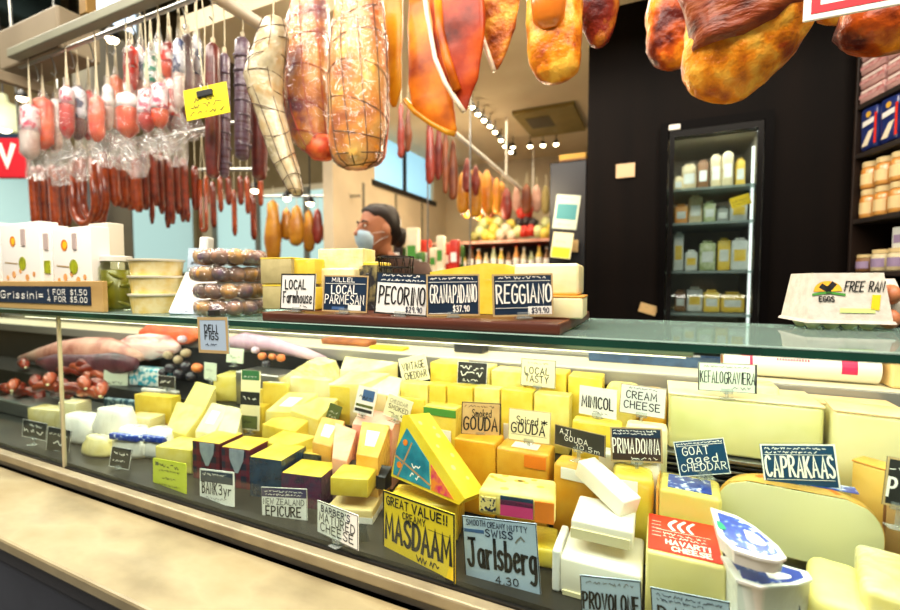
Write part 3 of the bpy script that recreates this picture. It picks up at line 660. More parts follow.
block('golden cheese wedge under the aged gouda slate', (553, 462), 596, .93, .06, .86, C_GOLD, group=GC, bevel=.008, yaw=-6, sticker=[(.2, .82, .7, .14, L_WHITE)])
# gouda group
block('orange block of cheese under the smoked gouda card', (454, 438), 495, .95, .07, .92, C_ORG, group=GC, bevel=.004)
block('golden brown cheese block under the spiced gouda card', (496, 447), 549, .952, .07, .92, C_GOLD, group=GC, bevel=.006, top=(L_WHITE, .5), sticker=[(.55, .8, .4, .16, L_ORANGE)])
block('lemon yellow cheese pack with white label and teal corner', (424, 405), 456, 1.0, .06, .92, C_FILMY, group=GC, bevel=.004, sticker=[(.3, .35, .55, .4, L_WHITE), (.82, .05, .18, .4, L_TEAL), (0, .9, 1, .08, L_GREENB)])
card('kraft price card reading smoked gouda', (461, 434), (500, 436.5), (462, 401.5), .985, 15, 5, 'kraft', 'slate', .002, [('Smoked', .28, .56, .48, .22, 'k', .12), ('GOUDA', .06, .16, .86, .38, 'k', .13), ('~', .08, .84, .8, .07, 'k')], stand=.01)
card('white price card reading spiced gouda', (508, 439), (550, 445), (509, 408), .985, 6, 5, 'cream', 'tan', .0012, [('Spiced', .2, .56, .5, .22, 'k', .13), ('*', .78, .54, .14, .24, 'k', .13), ('GOUDA', .07, .26, .8, .3, 'k', .14), ('_', .08, .2, .84, 0, 'g')], stand=.01)
card('cream price card reading local tasty', (520.5, 385), (555, 389), (521.5, 358), 1.125, -3, 4, 'cream', 'g', .0015, [('LOCAL', .12, .46, .7, .24, 'k', .13), ('TASTY', .14, .16, .66, .24, 'k', .13), ('~', .2, .82, .6, .07, 'g')], stand=.01)
card('dark price card with pale writing between vintage cheddar and local tasty', (457, 383), (486.5, 385.5), (458, 361), 1.125, 12, 4, 'slate', 'white', .0012, [('~', .1, .64, .8, .18, 'w'), ('~', .12, .36, .76, .2, 'w'), ('~', .2, .12, .6, .12, 'w')], stand=.01)
card('white tilted price card reading vintage cheddar', (403, 384), (430, 379), (398.5, 359), 1.125, 8, 4, 'cream', 'white', .001, [('VINTAGE', .1, .5, .8, .28, 'k', .11), ('CHEDDAR', .12, .14, .8, .26, 'k', .11)], stand=.01)
# back rows of yellow blocks
xs = [(400, 382, 428), (429, 384, 446), (447, 385, 473), (474, 387, 500), (501, 389, 533), (534, 393, 570)]
nm = ['under the vintage cheddar card', 'just right of the vintage cheddar card', 'under the dark card beside vintage cheddar', 'between the dark card and local tasty', 'left below the local tasty card', 'right below the local tasty card']
for (x0, y0, x1), s in zip(xs, nm):
    block('bright yellow cheese block ' + s, (x0, y0), x1 - .6, 1.09, .045, 1.0, C_YEL if x0 % 2 else C_LEM, group=GC, bevel=.003, sticker=[(.1, .1, .35, .3, L_WHITE)] if x0 in (447, 501) else None)
xs = [(430, 362, 459), (461, 366, 489), (491, 370, 524), (526, 371, 566), (568, 376, 602)]
nm = ['second row behind vintage cheddar', 'behind the dark card', 'behind the gap before local tasty', 'behind the local tasty card', 'behind the minicol card']
for (x0, y0, x1), s in zip(xs, nm):
    block('yellow cheese block in the rearmost row ' + s, (x0, y0), x1, 1.15, .075, 1.0, C_LEM if x0 % 2 else C_YEL, group=GC, bevel=.003)
# on the rear ledge
a_, b_ = at_y(722, 365, 1.31), at_y(876, 365, 1.31)
t = thing('paper_roll', 'long white paper roll with red marks on the rear ledge', 'paper roll', (a_.x, 1.31, 1.205))
Lr = b_.x - a_.x
RX = Matrix.Rotation(R(90), 4, 'Y')
MB().lathe([(.034, 0), (.0345, .004), (.0345, Lr - .004), (.034, Lr)], 28, RX).build('roll', M('roll_paper', 'e3dcc8', rough=.45, film=.3), t, 'auto')
MB().lathe([(.014, -.002), (.014, Lr + .002)], 14, RX).build('core', RIND_B, t)
mb = MB()
mb.lathe([(.0348, Lr * .765), (.0348, Lr * .86)], 6, RX, caps=False, a0=R(-150), a1=R(-70))
mb.lathe([(.0348, Lr * .12), (.0348, Lr * .2)], 6, RX, caps=False, a0=R(-150), a1=R(-120)).lathe([(.0348, Lr * .18), (.0348, Lr * .2)], 6, RX, caps=False, a0=R(-150), a1=R(-80))
for k in range(12): mb.lathe([(.0348, Lr * (.36 + k * .018)), (.0348, Lr * (.371 + k * .018))], 2, RX, caps=False, a0=R(-118), a1=R(-108))
mb.build('red_print', M('roll_red', 'd81f50', rough=.4), t, fix=False)
tag(MB().rbox((b_.x + .012, 1.27, 1.1705), (b_.x + .16, 1.36, 1.232), .006).build('carton', M('carton_peach', 'e2bd7a', rough=.5)), 'peach coloured carton on the ledge beside the paper roll', 'carton')
p0, p1 = at_y(590, 352, 1.38), at_y(722, 356, 1.38)
t = thing('tray', 'dark blue tray of tools lying on the rear ledge', 'tray', ((p0.x + p1.x) / 2, 1.375, 1.171)); w = (p1.x - p0.x) / 2
MB().box((-w, -.02, 0), (w, .02, .004)).box((-w, -.022, 0), (w, -.02, .028)).box((-w, .02, 0), (w, .022, .028)).box((-w, -.02, 0), (-w + .002, .02, .028)).box((w - .002, -.02, 0), (w, .02, .028)).build('tray', M('tray_navy', '24364e', '36506e', scale=30, rough=.3), t)
MB().tube([(-w * .7, 0, .02), (w * .7, .005, .026)], .006, 8).build('steel_tool', m_steel, t)
block('brown crusty loaf on the rear ledge', (320, 338), 368, 1.31, .06, 1.17, M('bread', '7c3f18', 'a2602a', scale=20, rough=.6, bump=.3), bevel=.012, name='bread_loaf', cat='bread')
block('flat yellow packet on the ledge beside the brown loaf', (369, 346), 402, 1.28, .05, 1.17, L_YEL, bevel=.003, name='packet', cat='packet')
p = at_y(470, 345, 1.36)
o = MB().rbox((-.05, -.03, 0), (.05, .03, .04), .004).build('scale_display', M('scale_black', '1b1d22', rough=.3)); o.location = (p.x, 1.37, 1.1705); tag(o, 'small dark display box standing on the rear ledge', 'scale')
# near row of the middle: swiss and masdaam
def emm_label(t, w, h): pass
d = block('flat wrapped wedge of holed swiss cheese with pink and navy label', (478, 489), 556, .80, .085, .948, M('swiss_top', 'ecd66a', 'f2e290', scale=16, rough=.4, film=.35), yaw=8, group=GC, bevel=.008, taper=.94,
    wrap=None, sticker=[(.30, .12, .42, .62, L_PINK), (.30, .55, .42, .33, W_NAVY), (.74, .05, .24, .8, L_ORANGE), (.04, .2, .2, .55, M('print_speckle', 'e9d488', '1f2740', scale=220, detail=0, rough=.4, lo=.55, hi=.6))])
t = d['o']
mb = MB()
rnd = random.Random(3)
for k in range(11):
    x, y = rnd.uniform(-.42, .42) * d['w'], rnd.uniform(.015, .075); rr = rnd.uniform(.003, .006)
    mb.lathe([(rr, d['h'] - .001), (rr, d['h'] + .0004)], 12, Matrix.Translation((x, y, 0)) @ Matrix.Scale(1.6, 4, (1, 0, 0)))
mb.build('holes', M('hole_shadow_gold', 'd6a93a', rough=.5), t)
block('yellow wrapped swiss cheese block directly behind the white swiss price card', (470, 537), 556, .80, .085, .86, C_FILMY, yaw=8, group=GC, bevel=.006)
block('yellow masdaam cheese block directly behind the yellow masdaam card', (386, 499), 458, .80, .08, .86, C_FILMY, yaw=12, group=GC, bevel=.006)
# the standing wedge with a printed triangular side
A = at_y(405, 414, .86); B = at_y(391, 476, .84); C = at_y(459, 505, .80)
n0 = (C - B).cross(A - B).normalized()
if n0.y < 0: n0 = -n0
Mx = Matrix(); uu = (C - B).normalized(); vv = uu.cross(n0); vv = vv if vv.z > 0 else -vv
frm = Matrix((uu, n0, vv)).transposed().to_4x4(); frm.translation = B
inv = frm.inverted()
a2 = inv @ A; c2 = inv @ C
t = thing('cheese_wedge', 'large yellow holed wedge standing tilted with blue and red printed side', 'cheese', (0, 0, 0), 0, GC); t.matrix_world = frm
tri = [(0, 0), (c2.x, 0), (c2.x + .012, .016), (a2.x + .010, a2.z + .001), (a2.x - .006, a2.z - .004)]
MB().prism(tri, 0, .075).build('cheese', M('wedge_bright', 'e3c31e', 'ecd23c', scale=14, rough=.35, film=.4), t)
sc2 = lambda k, ox_, oz_: [(ox_ + x * k, oz_ + z * k) for x, z in ((0, 0), (c2.x, 0), (a2.x, a2.z))]
MB().prism([(.006, .006), (c2.x * .60, .006), (c2.x * .53, a2.z * .42), (a2.x + .012, a2.z * .80), (.004, a2.z * .42)], -.001, .0).build('blue_label', L_TEAL, t)
MB().prism([(c2.x * .62, .006), (c2.x * .93, .006), (c2.x * .56, a2.z * .40)], -.001, .0).build('red_label', M('label_magenta', 'd02c62', 'e8842c', scale=70, detail=1, rough=.35), t)
mb = MB()
ribbon(mb, [(.004, a2.z * .34), (c2.x * .6, a2.z * .10)], .004, -.0013); ribbon(mb, [(.02, .005), (.046, a2.z * .6)], .004, -.0013)
mb.build('tan_stripe', M('stripe_tan', 'b58a5a', rough=.4), t, fix=False)
mb = MB()
for x, z in ((.020, a2.z * .22), (.028, a2.z * .58)): mb.lathe([(.007, 0), (.007, .0006)], 14, Matrix.Translation((x, -.0012, z)) @ Matrix.Rotation(R(90), 4, 'X'))
mb.build('orange_dot', L_ORANGE, t)
mb = MB(); scribble(mb, .055, .014, .026, .011, .0024, -.0014, 3); scribble(mb, .055, .034, .024, .011, .0024, -.0014, 5); mb.build('print', INKW, t, fix=False)
mb = MB()
ed = Vector((c2.x + .012 - (a2.x + .01), .016 - (a2.z + .001)))
nn = Vector((-ed.y, ed.x)).normalized(); nn = nn if nn.y > 0 else -nn
ang = math.atan2(ed.y, ed.x)
for k, (s_, yy, rr) in enumerate(((.12, .02, .006), (.3, .05, .007), (.42, .025, .005), (.55, .052, .006), (.68, .028, .007), (.82, .05, .005), (.2, .055, .005))):
    x, z = a2.x + .01 + ed.x * s_, a2.z + .001 + ed.y * s_
    mb.lathe([(rr, -.0006), (rr * .9, .0005)], 12, Matrix.Translation((x, yy, z)) @ Matrix.Rotation(-ang, 4, 'Y'))
mb.build('holes', M('hole_gold', 'f3e488', rough=.4), t)
card('yellow price card reading great value creamy masdaam', (383, 551), (455, 584), (383, 490), .757, -7, 3, 'yellow', 'k', .0035, [('GREAT', .06, .8, .32, .13, 'k', .16), ('VALUE!!', .44, .8, .46, .13, 'k', .2), ('CREAMY', .3, .66, .32, .1, 'k', .16), ('MASDAAM', .05, .25, .9, .38, 'k', .16), ('_', .66, .64, .28, 0, 'k'), ('~', .5, .08, .36, .1, 'k')], stand=.006)
t = card('white price card reading swiss with large dark green lettering', (466, 583), (541, 596), (461.6, 515.6), .742, 14, 4, 'blue', 'k', .0015, [('SMOOTH', .06, .88, .26, .08, 'b', .14), ('CREAMY', .35, .87, .24, .08, 'b', .14), ('NUTTY', .62, .86, .26, .08, 'b', .14), ('SWISS', .32, .74, .36, .1, 'b', .18), ('Jarlsberg', .06, .28, .9, .40, 'k', .12), ('~', .72, .68, .22, .12, 'g'), ('4.30', .42, .08, .3, .10, 'k', .14)], stand=.006, bands=[(.02, .3, .77, .82, 'band')])
tag(MB().rbox((0, 0, 0), (.014, .09, .075), .004).build('paper_wrap', W_WHITE), 'folded white paper wedged between swiss cheese and provolone', 'paper').location = (at_y(552, 545, .765).x, .765, .8605)
# ================================================================== CHEESE CASE, far half
# --- front row, nearest first
d = block('thick yellow cheddar slab stacked behind the matured cheese card', (330, 477), 368, .79, .075, .918, C_YEL, yaw=16, group=GC, bevel=.003)
block('beige cheddar block in white paper behind the matured cheese card', (326, 507), 372, .785, .085, .86, M('cheddar_beige', 'd9c07c', 'e2cd92', scale=9, rough=.45), yaw=16, group=GC, bevel=.004, wrap=W_WHITE, wrap_h=.45)
card('white price card reading matured cheese', (317, 532), (358, 551), (317, 500), .742, -6, 5, 'white', 'g', .002, [("BARBER'S", .12, .72, .7, .18, 'b', .2), ('MATURED', .07, .42, .86, .25, 'k', .13), ('CHEESE', .1, .13, .8, .24, 'k', .14)], stand=.008)
block('yellow cheddar in navy and purple wrapping, right of the epicure card', (282, 472), 321, .80, .085, .86, C_YEL, yaw=10, group=GC, wrap=W_PURP, wrap_h=.985, bevel=.002)
block('yellow cheddar in dark navy wrapping behind the epicure card', (250, 456), 281, .80, .10, .86, C_YEL, yaw=8, group=GC, wrap=W_NAVY, wrap_h=.985, bevel=.002)
card('white price card reading epicure with a purple header', (262, 520), (307.5, 523), (261, 487), .742, 16, 4, 'white', 'g', .0012, [('NEW', .05, .5, .22, .17, 'k', .12), ('ZEALAND', .34, .5, .6, .17, 'k', .12), ('EPICURE', .1, .16, .76, .28, 'k', .16), ('~', .08, .86, .84, .06, 'w'), ('~', .1, .77, .8, .05, 'w')], header=(.72, .98, 'purple'), stand=.018)
for (x0, y0, x1, s) in ((193, 440, 219, 'beside the lime yellow card'), (222, 446, 249, 'beside the dark navy wrapped cheddar')):
    d = block('yellow cheddar in dark tartan wrapping ' + s, (x0, y0), x1, .81, .085, .86, C_YEL, yaw=8, group=GC, wrap=W_TART, wrap_h=.985, bevel=.002)
    w, h = d['w'], d['h']
    pl = [(-w * .22 if x0 < 200 else -w * .2, h * .97), (w * .34, h * .97), (w * .3, h * .7), (w * .1, h * .38), (w * .0, h * .38), (-w * .2, h * .72)]
    MB().prism(pl, -.0032, -.0018).build('shield_label', L_GREY, d['o'])
card('white and navy price card in front of the tartan wrapped cheddars', (200, 501), (234, 507), (197, 468), .745, 12, 6, 'white', 'white', .003, [('BANK', .08, .28, .44, .34, 'k', .14), ('3yr', .58, .3, .34, .28, 'k', .14), ('~', .1, .82, .7, .08, 'w'), ('~', .2, .12, .6, .07, 'g')], header=(.62, .95, 'navy'), stand=.02)
block('pale yellow cheese block behind the lime yellow card', (155, 446), 191, .80, .085, .86, C_LEM, yaw=10, group=GC, bevel=.003)
card('lime yellow price card in front of a pale yellow block', (153, 488), (186, 496), (149, 457), .745, 7, 4, 'lime', None, .001, [('~', .2, .76, .62, .12, 'k'), ('~', .2, .62, .62, .08, 'k'), ('~', .3, .38, .4, .09, 'k'), ('~', .12, .16, .7, .07, 'k')], stand=.02, bands=[(.08, .18, .78, .9, 'moss')])
card('dark green price card leaning against white wrapped cheese', (109, 466), (129, 470), (107, 445), .75, 14, 10, 'slate', 'white', .001, [('~', .15, .6, .7, .15, 'w'), ('~', .15, .3, .6, .1, 'w')], stand=.012)
card('dark price card farthest along the front row of the counter', (22, 436), (46, 441), (23, 419), .75, 16, 4, 'slate', 'white', .001, [('~', .3, .66, .6, .18, 'w'), ('~', .08, .28, .8, .26, 'w')], stand=.02, name='price_card')
card('dark price card second along the front row, beside white wrapped cheese', (46, 450), (69, 455), (48, 426), .75, 16, 4, 'slate', 'white', .001, [('~', .1, .68, .8, .1, 'w'), ('~', .3, .3, .5, .2, 'w')], stand=.02)
# white wrapped cheeses
def bag(label, pxl, pyt, pxr, Y, dep, zb, mat, yaw=10, lab=None, name='wrapped_cheese', squash=.8):
    base, w, h = block_frame((pxl, pyt), pxr, Y, zb + .0006, yaw)
    t = thing(name, label, 'cheese', base, R(yaw), 'white wrapped cheeses in the front row')
    mb = MB().loft([(0, dep / 2, h * z, w / 2 * k, dep / 2 * k) for z, k in ((1, squash * .55), (.97, squash * .85), (.8, squash * .97), (.5, 1), (.15, 1), (.02, .97), (0, .9))], 20, amp=.008, fr=22, seed=pxl, sq=3.5)
    mb.build('cheese', mat, t, True)
    MB().loft([(w * .1, dep * .5, h * 1.06, w * .16, dep * .05), (w * .1, dep * .5, h * 1.0, w * .06, dep * .04), (w * .1, dep * .5, h * .94, w * .1, dep * .1)], 10, amp=.004, fr=40, seed=1).build('twisted_film', C_FILMW, t, True)
    if lab:
        MB().rbox((-w * .4, -.004, h * .62), (w * .42, dep * .2, h * .84), .004).build('printed_label', lab, t, 'auto')
    return t
bag('tall white wrapped cheese standing beside the second dark card', 86, 408, 124, .83, .08, .86, C_FILMW)
bag('white wrapped cheese with blue print behind the dark green card', 106, 428, 140, .80, .07, .86, C_FILMW, lab=L_BLUE)
bag('white wrapped cheese with blue print next to the lime card', 134, 430, 166, .83, .08, .86, C_FILMW, lab=L_BLUE)
bag('small white wrapped cheese behind the second dark card', 54, 414, 88, .80, .07, .86, C_FILMW)
bag('pale wrapped cheese in front of the tall white wrapped one', 76, 436, 104, .765, .05, .86, C_FILM)
block('pale yellow cheese stack behind the farthest dark card', (27, 408), 60, .84, .06, .86, C_FILM, yaw=12, group=GC, bevel=.004)
block('cream cheese block right of the farthest stack', (58, 402), 75, .86, .06, .86, C_PALE, yaw=12, group=GC, bevel=.004)
block('cream wedge between the white wrapped cheeses', (124, 416), 150, .90, .06, .86, C_FILM, yaw=10, group=GC, bevel=.005)
# --- second row slabs (lying tilted up towards the rear)
def slab(label, corners, Yf, Yb, mat, lab=None, group=GC, thin=0):
    q = [at_y(*c, Yb if i > 1 else Yf) for i, c in enumerate(corners)]; z = min(p.z for p in q)
    c = sum(q, Vector()) / 4; zb = .9806 if Yb > 1.046 else .8606
    if thin: zb = z - thin
    base = Vector((c.x, c.y, zb))
    t = thing('cheese_slab', label, 'cheese', base, 0, group)
    bm = bmesh.new()
    top = [bm.verts.new(p - base) for p in q]; bot = [bm.verts.new(Vector((p.x - base.x, p.y - base.y, 0))) for p in q]
    bm.faces.new(top); bm.faces.new(bot[::-1])
    for i in range(4): bm.faces.new((top[i], bot[i], bot[(i + 1) % 4], top[(i + 1) % 4]))
    bmesh.ops.recalc_face_normals(bm, faces=bm.faces)
    bmesh.ops.bevel(bm, geom=bm.edges[:], offset=.0025, segments=2, affect='EDGES', profile=.5)
    me = bpy.data.meshes.new('cheese'); bm.to_mesh(me); bm.free(); me.materials.append(mat)
    me.polygons.foreach_set('use_smooth', [True] * len(me.polygons)); me.set_sharp_from_angle(angle=R(40))
    o = bpy.data.objects.new('cheese', me); COL.objects.link(o); o.parent = t
    if lab:
        m = sum(q, Vector()) / 4
        qq = [m + (p - m) * .45 + Vector((0, 0, .0012)) - base for p in q]
        MB().add(qq + [p - Vector((0, 0, .001)) for p in qq], [(0, 1, 2, 3), (7, 6, 5, 4), (0, 4, 5, 1), (1, 5, 6, 2), (2, 6, 7, 3), (3, 7, 4, 0)]).build('price_sticker', lab, t)
    return t
S = slab
S('pale yellow cheese slab lying tilted behind the lime card block', ((166, 429), (185, 435), (206, 408), (177, 401)), .885, .96, C_LEM)
S('pale olive cheese slab leaning against the farther blocks', ((181, 408), (205, 409), (216, 386), (196, 381)), .965, 1.04, M('cheese_olive_pale', 'd6c566', 'dfd078', scale=14, rough=.5))
S('narrow white topped cheese slab behind the tartan cheddars', ((195, 431), (214, 434), (229, 406), (212, 402)), .885, .985, C_PALE, lab=L_WHITE)
S('narrow pale cheese slab beside the stacked label stand', ((216, 433), (236, 437), (243, 409), (228, 405)), .885, .985, C_PALE)
S('yellow cheddar top lying behind the navy wrapped cheddar', ((262, 441), (286, 447), (318, 436), (283, 430)), .89, .94, C_YEL)
S('bright yellow slab with white sticker behind the cheddars', ((262, 424), (295, 432), (322, 408), (283, 412)), .945, 1.03, C_YEL, lab=L_WHITE)
S('pale yellow slab with white sticker left of the moss green card', ((290, 410), (318, 420), (338, 398), (300, 396)), .985, 1.042, C_LEM, lab=L_WHITE)
S('thin yellow cheese slab in front of the parmesan wedge', ((265, 411), (292, 413), (318, 393), (288, 392)), .985, 1.042, C_LEM, lab=L_WHITE)
S('deep yellow slab in film beside the pink slices', ((312, 442), (331, 447), (345, 421), (322, 416)), .91, .99, M('film_orange', 'e6a63c', 'f0c468', scale=16, rough=.4, film=.6), lab=L_WHITE)
S('orange cheese slices in a film pack on a pink tray', ((356, 454), (378, 458), (390, 425), (362, 421)), .87, .97, M('film_slices', 'efb038', 'f5c964', scale=10, rough=.35, film=.8), lab=L_WHITE)
S('salmon pink slices in a film pack beside the orange slices', ((332, 458), (347, 461), (357, 430), (335, 422)), .865, .97, M('film_salmon', 'eda884', 'f4c8a6', scale=16, rough=.35, film=.8))
S('pink tray lying under the cream tilted card', ((352, 424), (392, 430), (400, 414), (360, 408)), .975, 1.04, M('tray_pink', 'f0a08c', 'f6c2ac', scale=9, rough=.4, film=.5))
S('flat black tray behind the cheddar stack', ((345, 470), (385, 478), (392, 466), (352, 459)), .868, .90, M('tray_black', '1a1a1a', rough=.3), thin=.03)
block('yellow cheese block with marbled side behind the purple wrapping', (300, 452), 331, .90, .07, .86, C_YEL, yaw=10, group=GC, wrap=W_DKGRN, wrap_h=.97, bevel=.003)
block('yellow cheese block behind the thick cheddar slab', (338, 470), 366, .88, .03, .86, C_YEL, yaw=14, group=GC, bevel=.003)
# blocks
block('long yellow cheese block with pink base behind the white wraps', (134, 394), 171, .98, .06, .92, C_YEL, yaw=8, group=GC, bevel=.003, sticker=[(0, 0, 1, .3, M('base_rose', 'b07a5a', rough=.5), 'rind_edge')])
block('large pale cheese block with shaded olive side, before the fig card', (213, 376), 236, 1.075, .10, 1.0, C_LEM, yaw=20, group=GC, bevel=.003, rind=(C_GREY, 'r'))  # grey slab on the right side paints that side's shade
block('lemon cheese block right beside the stacked label stand', (243, 388), 262, 1.02, .05, .92, C_LEM, yaw=10, group=GC, bevel=.003)
block('yellow cheese block in film right of the label stand', (262, 382), 288, 1.03, .04, .92, C_FILMY, yaw=10, group=GC, bevel=.004, top=(L_WHITE, .6), sticker=[(.5, .15, .4, .2, M('sticker_brown', '9a7438', rough=.5))])
block('small yellow cheese block at the foot of the label stand', (240, 405), 262, .98, .04, .92, C_YEL, yaw=10, group=GC, bevel=.003)
# stand with three little labels
t = card('tall pale stand carrying three small labels among yellow blocks', (240, 429), (259, 431), (241, 370), .965, 14, 4, 'cream', None, .001, [('~', .15, .88, .7, .03, 'w'), ('~', .15, .5, .7, .06, 'w'), ('~', .2, .1, .5, .06, 'k')], stand=.01, name='label_stand', bands=[(.04, .96, .84, 1.0, 'green'), (.0, 1.0, .42, .64, 'slate'), (.02, .9, .02, .24, 'moss')])
# rough parmesan style wedge
p = at_y(301, 380, 1.10)
t = thing('cheese_wedge', 'rough pale parmesan wedge at the rear beside the ledge loaf', 'cheese', (p.x, 1.10, 1.0), R(12), GC)
pl = [(-.105, 0), (.095, 0), (.10, .08), (.07, .135), (.02, .145), (-.03, .115), (-.10, .07)]
mb = MB(); bm = bmesh.new()
fr_ = [bm.verts.new((x, 0, z)) for x, z in pl]; f_ = bm.faces.new(fr_)
ex = bmesh.ops.extrude_face_region(bm, geom=[f_]); bmesh.ops.translate(bm, verts=[v for v in ex['geom'] if isinstance(v, bmesh.types.BMVert)], vec=(0, .10, 0))
bmesh.ops.recalc_face_normals(bm, faces=bm.faces); bmesh.ops.triangulate(bm, faces=bm.faces); bmesh.ops.subdivide_edges(bm, edges=bm.edges[:], cuts=4, use_grid_fill=True)
for v in bm.verts: v.co += Vector([noise.noise(v.co * 40 + Vector((k * 5, 0, 0))) for k in range(3)]) * .005
me = bpy.data.meshes.new('cheese'); bm.to_mesh(me); bm.free(); me.materials.append(C_PARM); o = bpy.data.objects.new('cheese', me); COL.objects.link(o); o.parent = t
MB().rbox((.092, .0, 0), (.103, .10, .08), .003).build('rind', RIND_O, t)
block('pale soft cheese block in front of the parmesan wedge', (289, 376), 330, 1.065, .03, .92, C_FILM, yaw=6, group=GC, bevel=.008)
block('white rinded brie wedge in film behind the moss green card', (329, 385), 364, 1.05, .015, .92, C_FILMY, yaw=4, group=GC, bevel=.004)
S('white topped soft cheese wheel cut flat, behind the tilted white card', ((328, 384), (364, 384), (390, 373), (350, 371)), 1.055, 1.13, C_FILM)
S('pale soft cheese piece in film at the rear', ((340, 370), (368, 372), (398, 362), (345, 356)), 1.14, 1.22, C_FILM)
S('pale cheese slab right of the white topped wheel', ((366, 392), (398, 396), (402, 378), (382, 374)), 1.055, 1.13, C_PALE)
block('yellow cheese block behind the tilted cream card', (386, 396), 424, 1.04, .025, .92, C_YEL, yaw=4, group=GC, bevel=.003)
card('small moss green tilted card on the yellow slabs', (325, 419), (337, 424), (319, 398), 1.0, 10, 12, 'moss', None, .001, [('~', .2, .5, .6, .12, 'w'), ('~', .2, .25, .6, .1, 'w')], stand=.004)
card('tilted white card with green bands beside the pink tray', (353, 412), (372, 417), (359, 385), 1.0, 10, 10, 'white', None, .001, [('~', .15, .55, .7, .14, 'k')], stand=.006, bands=[(.06, .94, .08, .2, 'slate'), (.06, .94, .26, .36, 'moss'), (.3, .9, .5, .9, 'band')])
card('cream tilted price card reading smoked cheddar beside the yellow standing wedge', (383, 414), (407, 424), (389, 393), .98, 10, 10, 'cream', 'white', .001, [('CHEDDAR', .12, .66, .72, .17, 'g', .12), ('SMOKED', .12, .38, .8, .2, 'k', .14), ('~', .2, .14, .6, .12, 'k')], stand=.006)
# small cards farther along
card('pale green blank price card among the red sausages', (103, 392), (127, 394), (104, 370), 1.06, 12, 3, 'pale', None, .001, [('~', .2, .4, .6, .12, 'k')], stand=.01)
card('small dark card in front of the black olives', (158, 387), (175, 389), (158, 375), 1.06, 12, 3, 'slate', 'white', .0012, [('~', .15, .35, .7, .3, 'w')], stand=.01)
card('small pale green card above the pale olive slab', (204, 379), (216, 381), (204, 362), 1.08, 12, 3, 'pale', None, .001, [('~', .2, .5, .6, .12, 'g')], stand=.03)
card('pale green card just right of the hanging fig card', (226, 362), (243, 364), (226, 347), 1.16, 12, 3, 'pale', 'g', .001, [('~', .2, .3, .6, .2, 'g')], stand=.01)
# --- smallgoods at the far end
m_ham = M('ham_pink', '8e4438', 'cf8f7c', 'dca892', scale=7, rough=.4, film=.4)
m_red = M('sausage_red', '661408', '92301a', scale=25, rough=.35, coat=.5)
def far_loft(name, label, cat, pts, Y, ry, mat, group, amp=.006, seed=1, axis='x', parts=None):
    """horizontal body along the row: pts = (px, py_top, py_bottom) left to right"""
    rows = []
    for (px, yt, yb) in pts:
        a, b = at_y(px, yt, Y), at_y(px, yb, Y)
        rows.append(((a.x + b.x) / 2, (a.z + b.z) / 2, abs(a.z - b.z) / 2))
    c = Vector((sum(r_[0] for r_ in rows) / len(rows), Y, min(r_[1] - r_[2] for r_ in rows)))
    mb = MB(); n = 18; vs = []
    for (x, z, r_) in rows:
        for i in range(n):
            a = 2 * math.pi * i / n
            p = Vector((x, Y + ry * math.cos(a) * min(1, r_ / max(1e-4, max(q[2] for q in rows)) + .2), z + r_ * math.sin(a)))
            p += Vector([noise.noise(p * 14 + Vector((seed, k * 4, 0))) for k in range(3)]) * amp
            vs.append(p - c)
    fs = [(j * n + i, j * n + (i + 1) % n, (j + 1) * n + (i + 1) % n, (j + 1) * n + i) for j in range(len(rows) - 1) for i in range(n)] + [tuple(range(n)), tuple(range(len(vs) - n, len(vs)))]
    mb.add(vs, fs)
    t = thing(name, label, cat, c, 0, group)
    o = mb.build('meat', mat, t, True)
    return t, c
GS = 'hams and sausages at the far end of the counter'
t, c = far_loft('cured_ham', 'long pink fat topped ham lying at the far end of the counter', 'ham', ((22, 355, 360), (40, 348, 362), (60, 341, 364), (85, 337, 365), (110, 338, 365), (130, 344, 363), (143, 353, 360)), 1.165, .04, m_ham, GS)
t2, c2_ = far_loft('cured_ham', 'dark cured ham lying below the long pink ham', 'ham', ((40, 358, 366), (55, 354, 374), (85, 354, 375), (115, 352, 375), (135, 357, 370)), 1.09, .025, M('ham_dark', '3a1a26', '6a3440', scale=10, rough=.4, film=.4), GS)
far_loft('bacon_piece', 'pink and white streaky bacon slab behind the teal pack', 'bacon', ((118, 342, 350), (130, 335, 358), (150, 333, 360), (168, 336, 356), (178, 344, 352)), 1.19, .03, M('bacon', 'e8c0b4', 'f3dcd0', 'd2463c', scale=12, detail=3, rough=.4, stretch=(.4, 1, 2), film=.4), GS)
far_loft('bacon_piece', 'orange red smoked meat piece behind the streaky bacon', 'meat', ((140, 330, 336), (150, 324, 344), (170, 323, 346), (190, 325, 344), (200, 330, 338)), 1.212, .018, M('meat_orange', 'c8401c', 'de6a34', scale=10, rough=.4, film=.3), GS)
far_loft('bacon_piece', 'mauve wrapped meat behind the fig card', 'meat', ((226, 338, 346), (245, 333, 350), (275, 337, 352), (300, 345, 358), (325, 356, 362)), 1.205, .022, M('meat_mauve', 'a98294', 'c7a6b2', scale=10, rough=.4, film=.5), GS)
def sausage(mb, p0, p1, r, bend, n=9):
    pts = []; rs = []
    for i in range(n + 1):
        k = i / n; pts.append(p0.lerp(p1, k) + Vector((0, 0, bend * math.sin(math.pi * k)))); rs.append(r * (.35 if i in (0, n) else .8 if i in (1, n - 1) else 1))
    mb.tube(pts, rs, 10)
rnd = random.Random(11)
p = at_y(50, 395, .96)
t = thing('steel_tray', 'steel tray holding the red sausages at the far end', 'tray', (p.x, .96, .861))
MB().rbox((-.3, -.07, 0), (.3, .08, .055), .006).build('tray', m_steel, t)
spots = [(78, 370), (86, 367), (93, 372), (99, 379), (66, 380), (75, 379), (88, 379), (97, 388), (58, 386), (46, 390), (36, 384), (24, 380), (14, 388), (28, 396), (12, 400), (50, 382), (70, 392), (80, 394), (90, 396), (62, 397), (40, 399), (102, 393), (5, 392), (20, 391), (84, 386)]
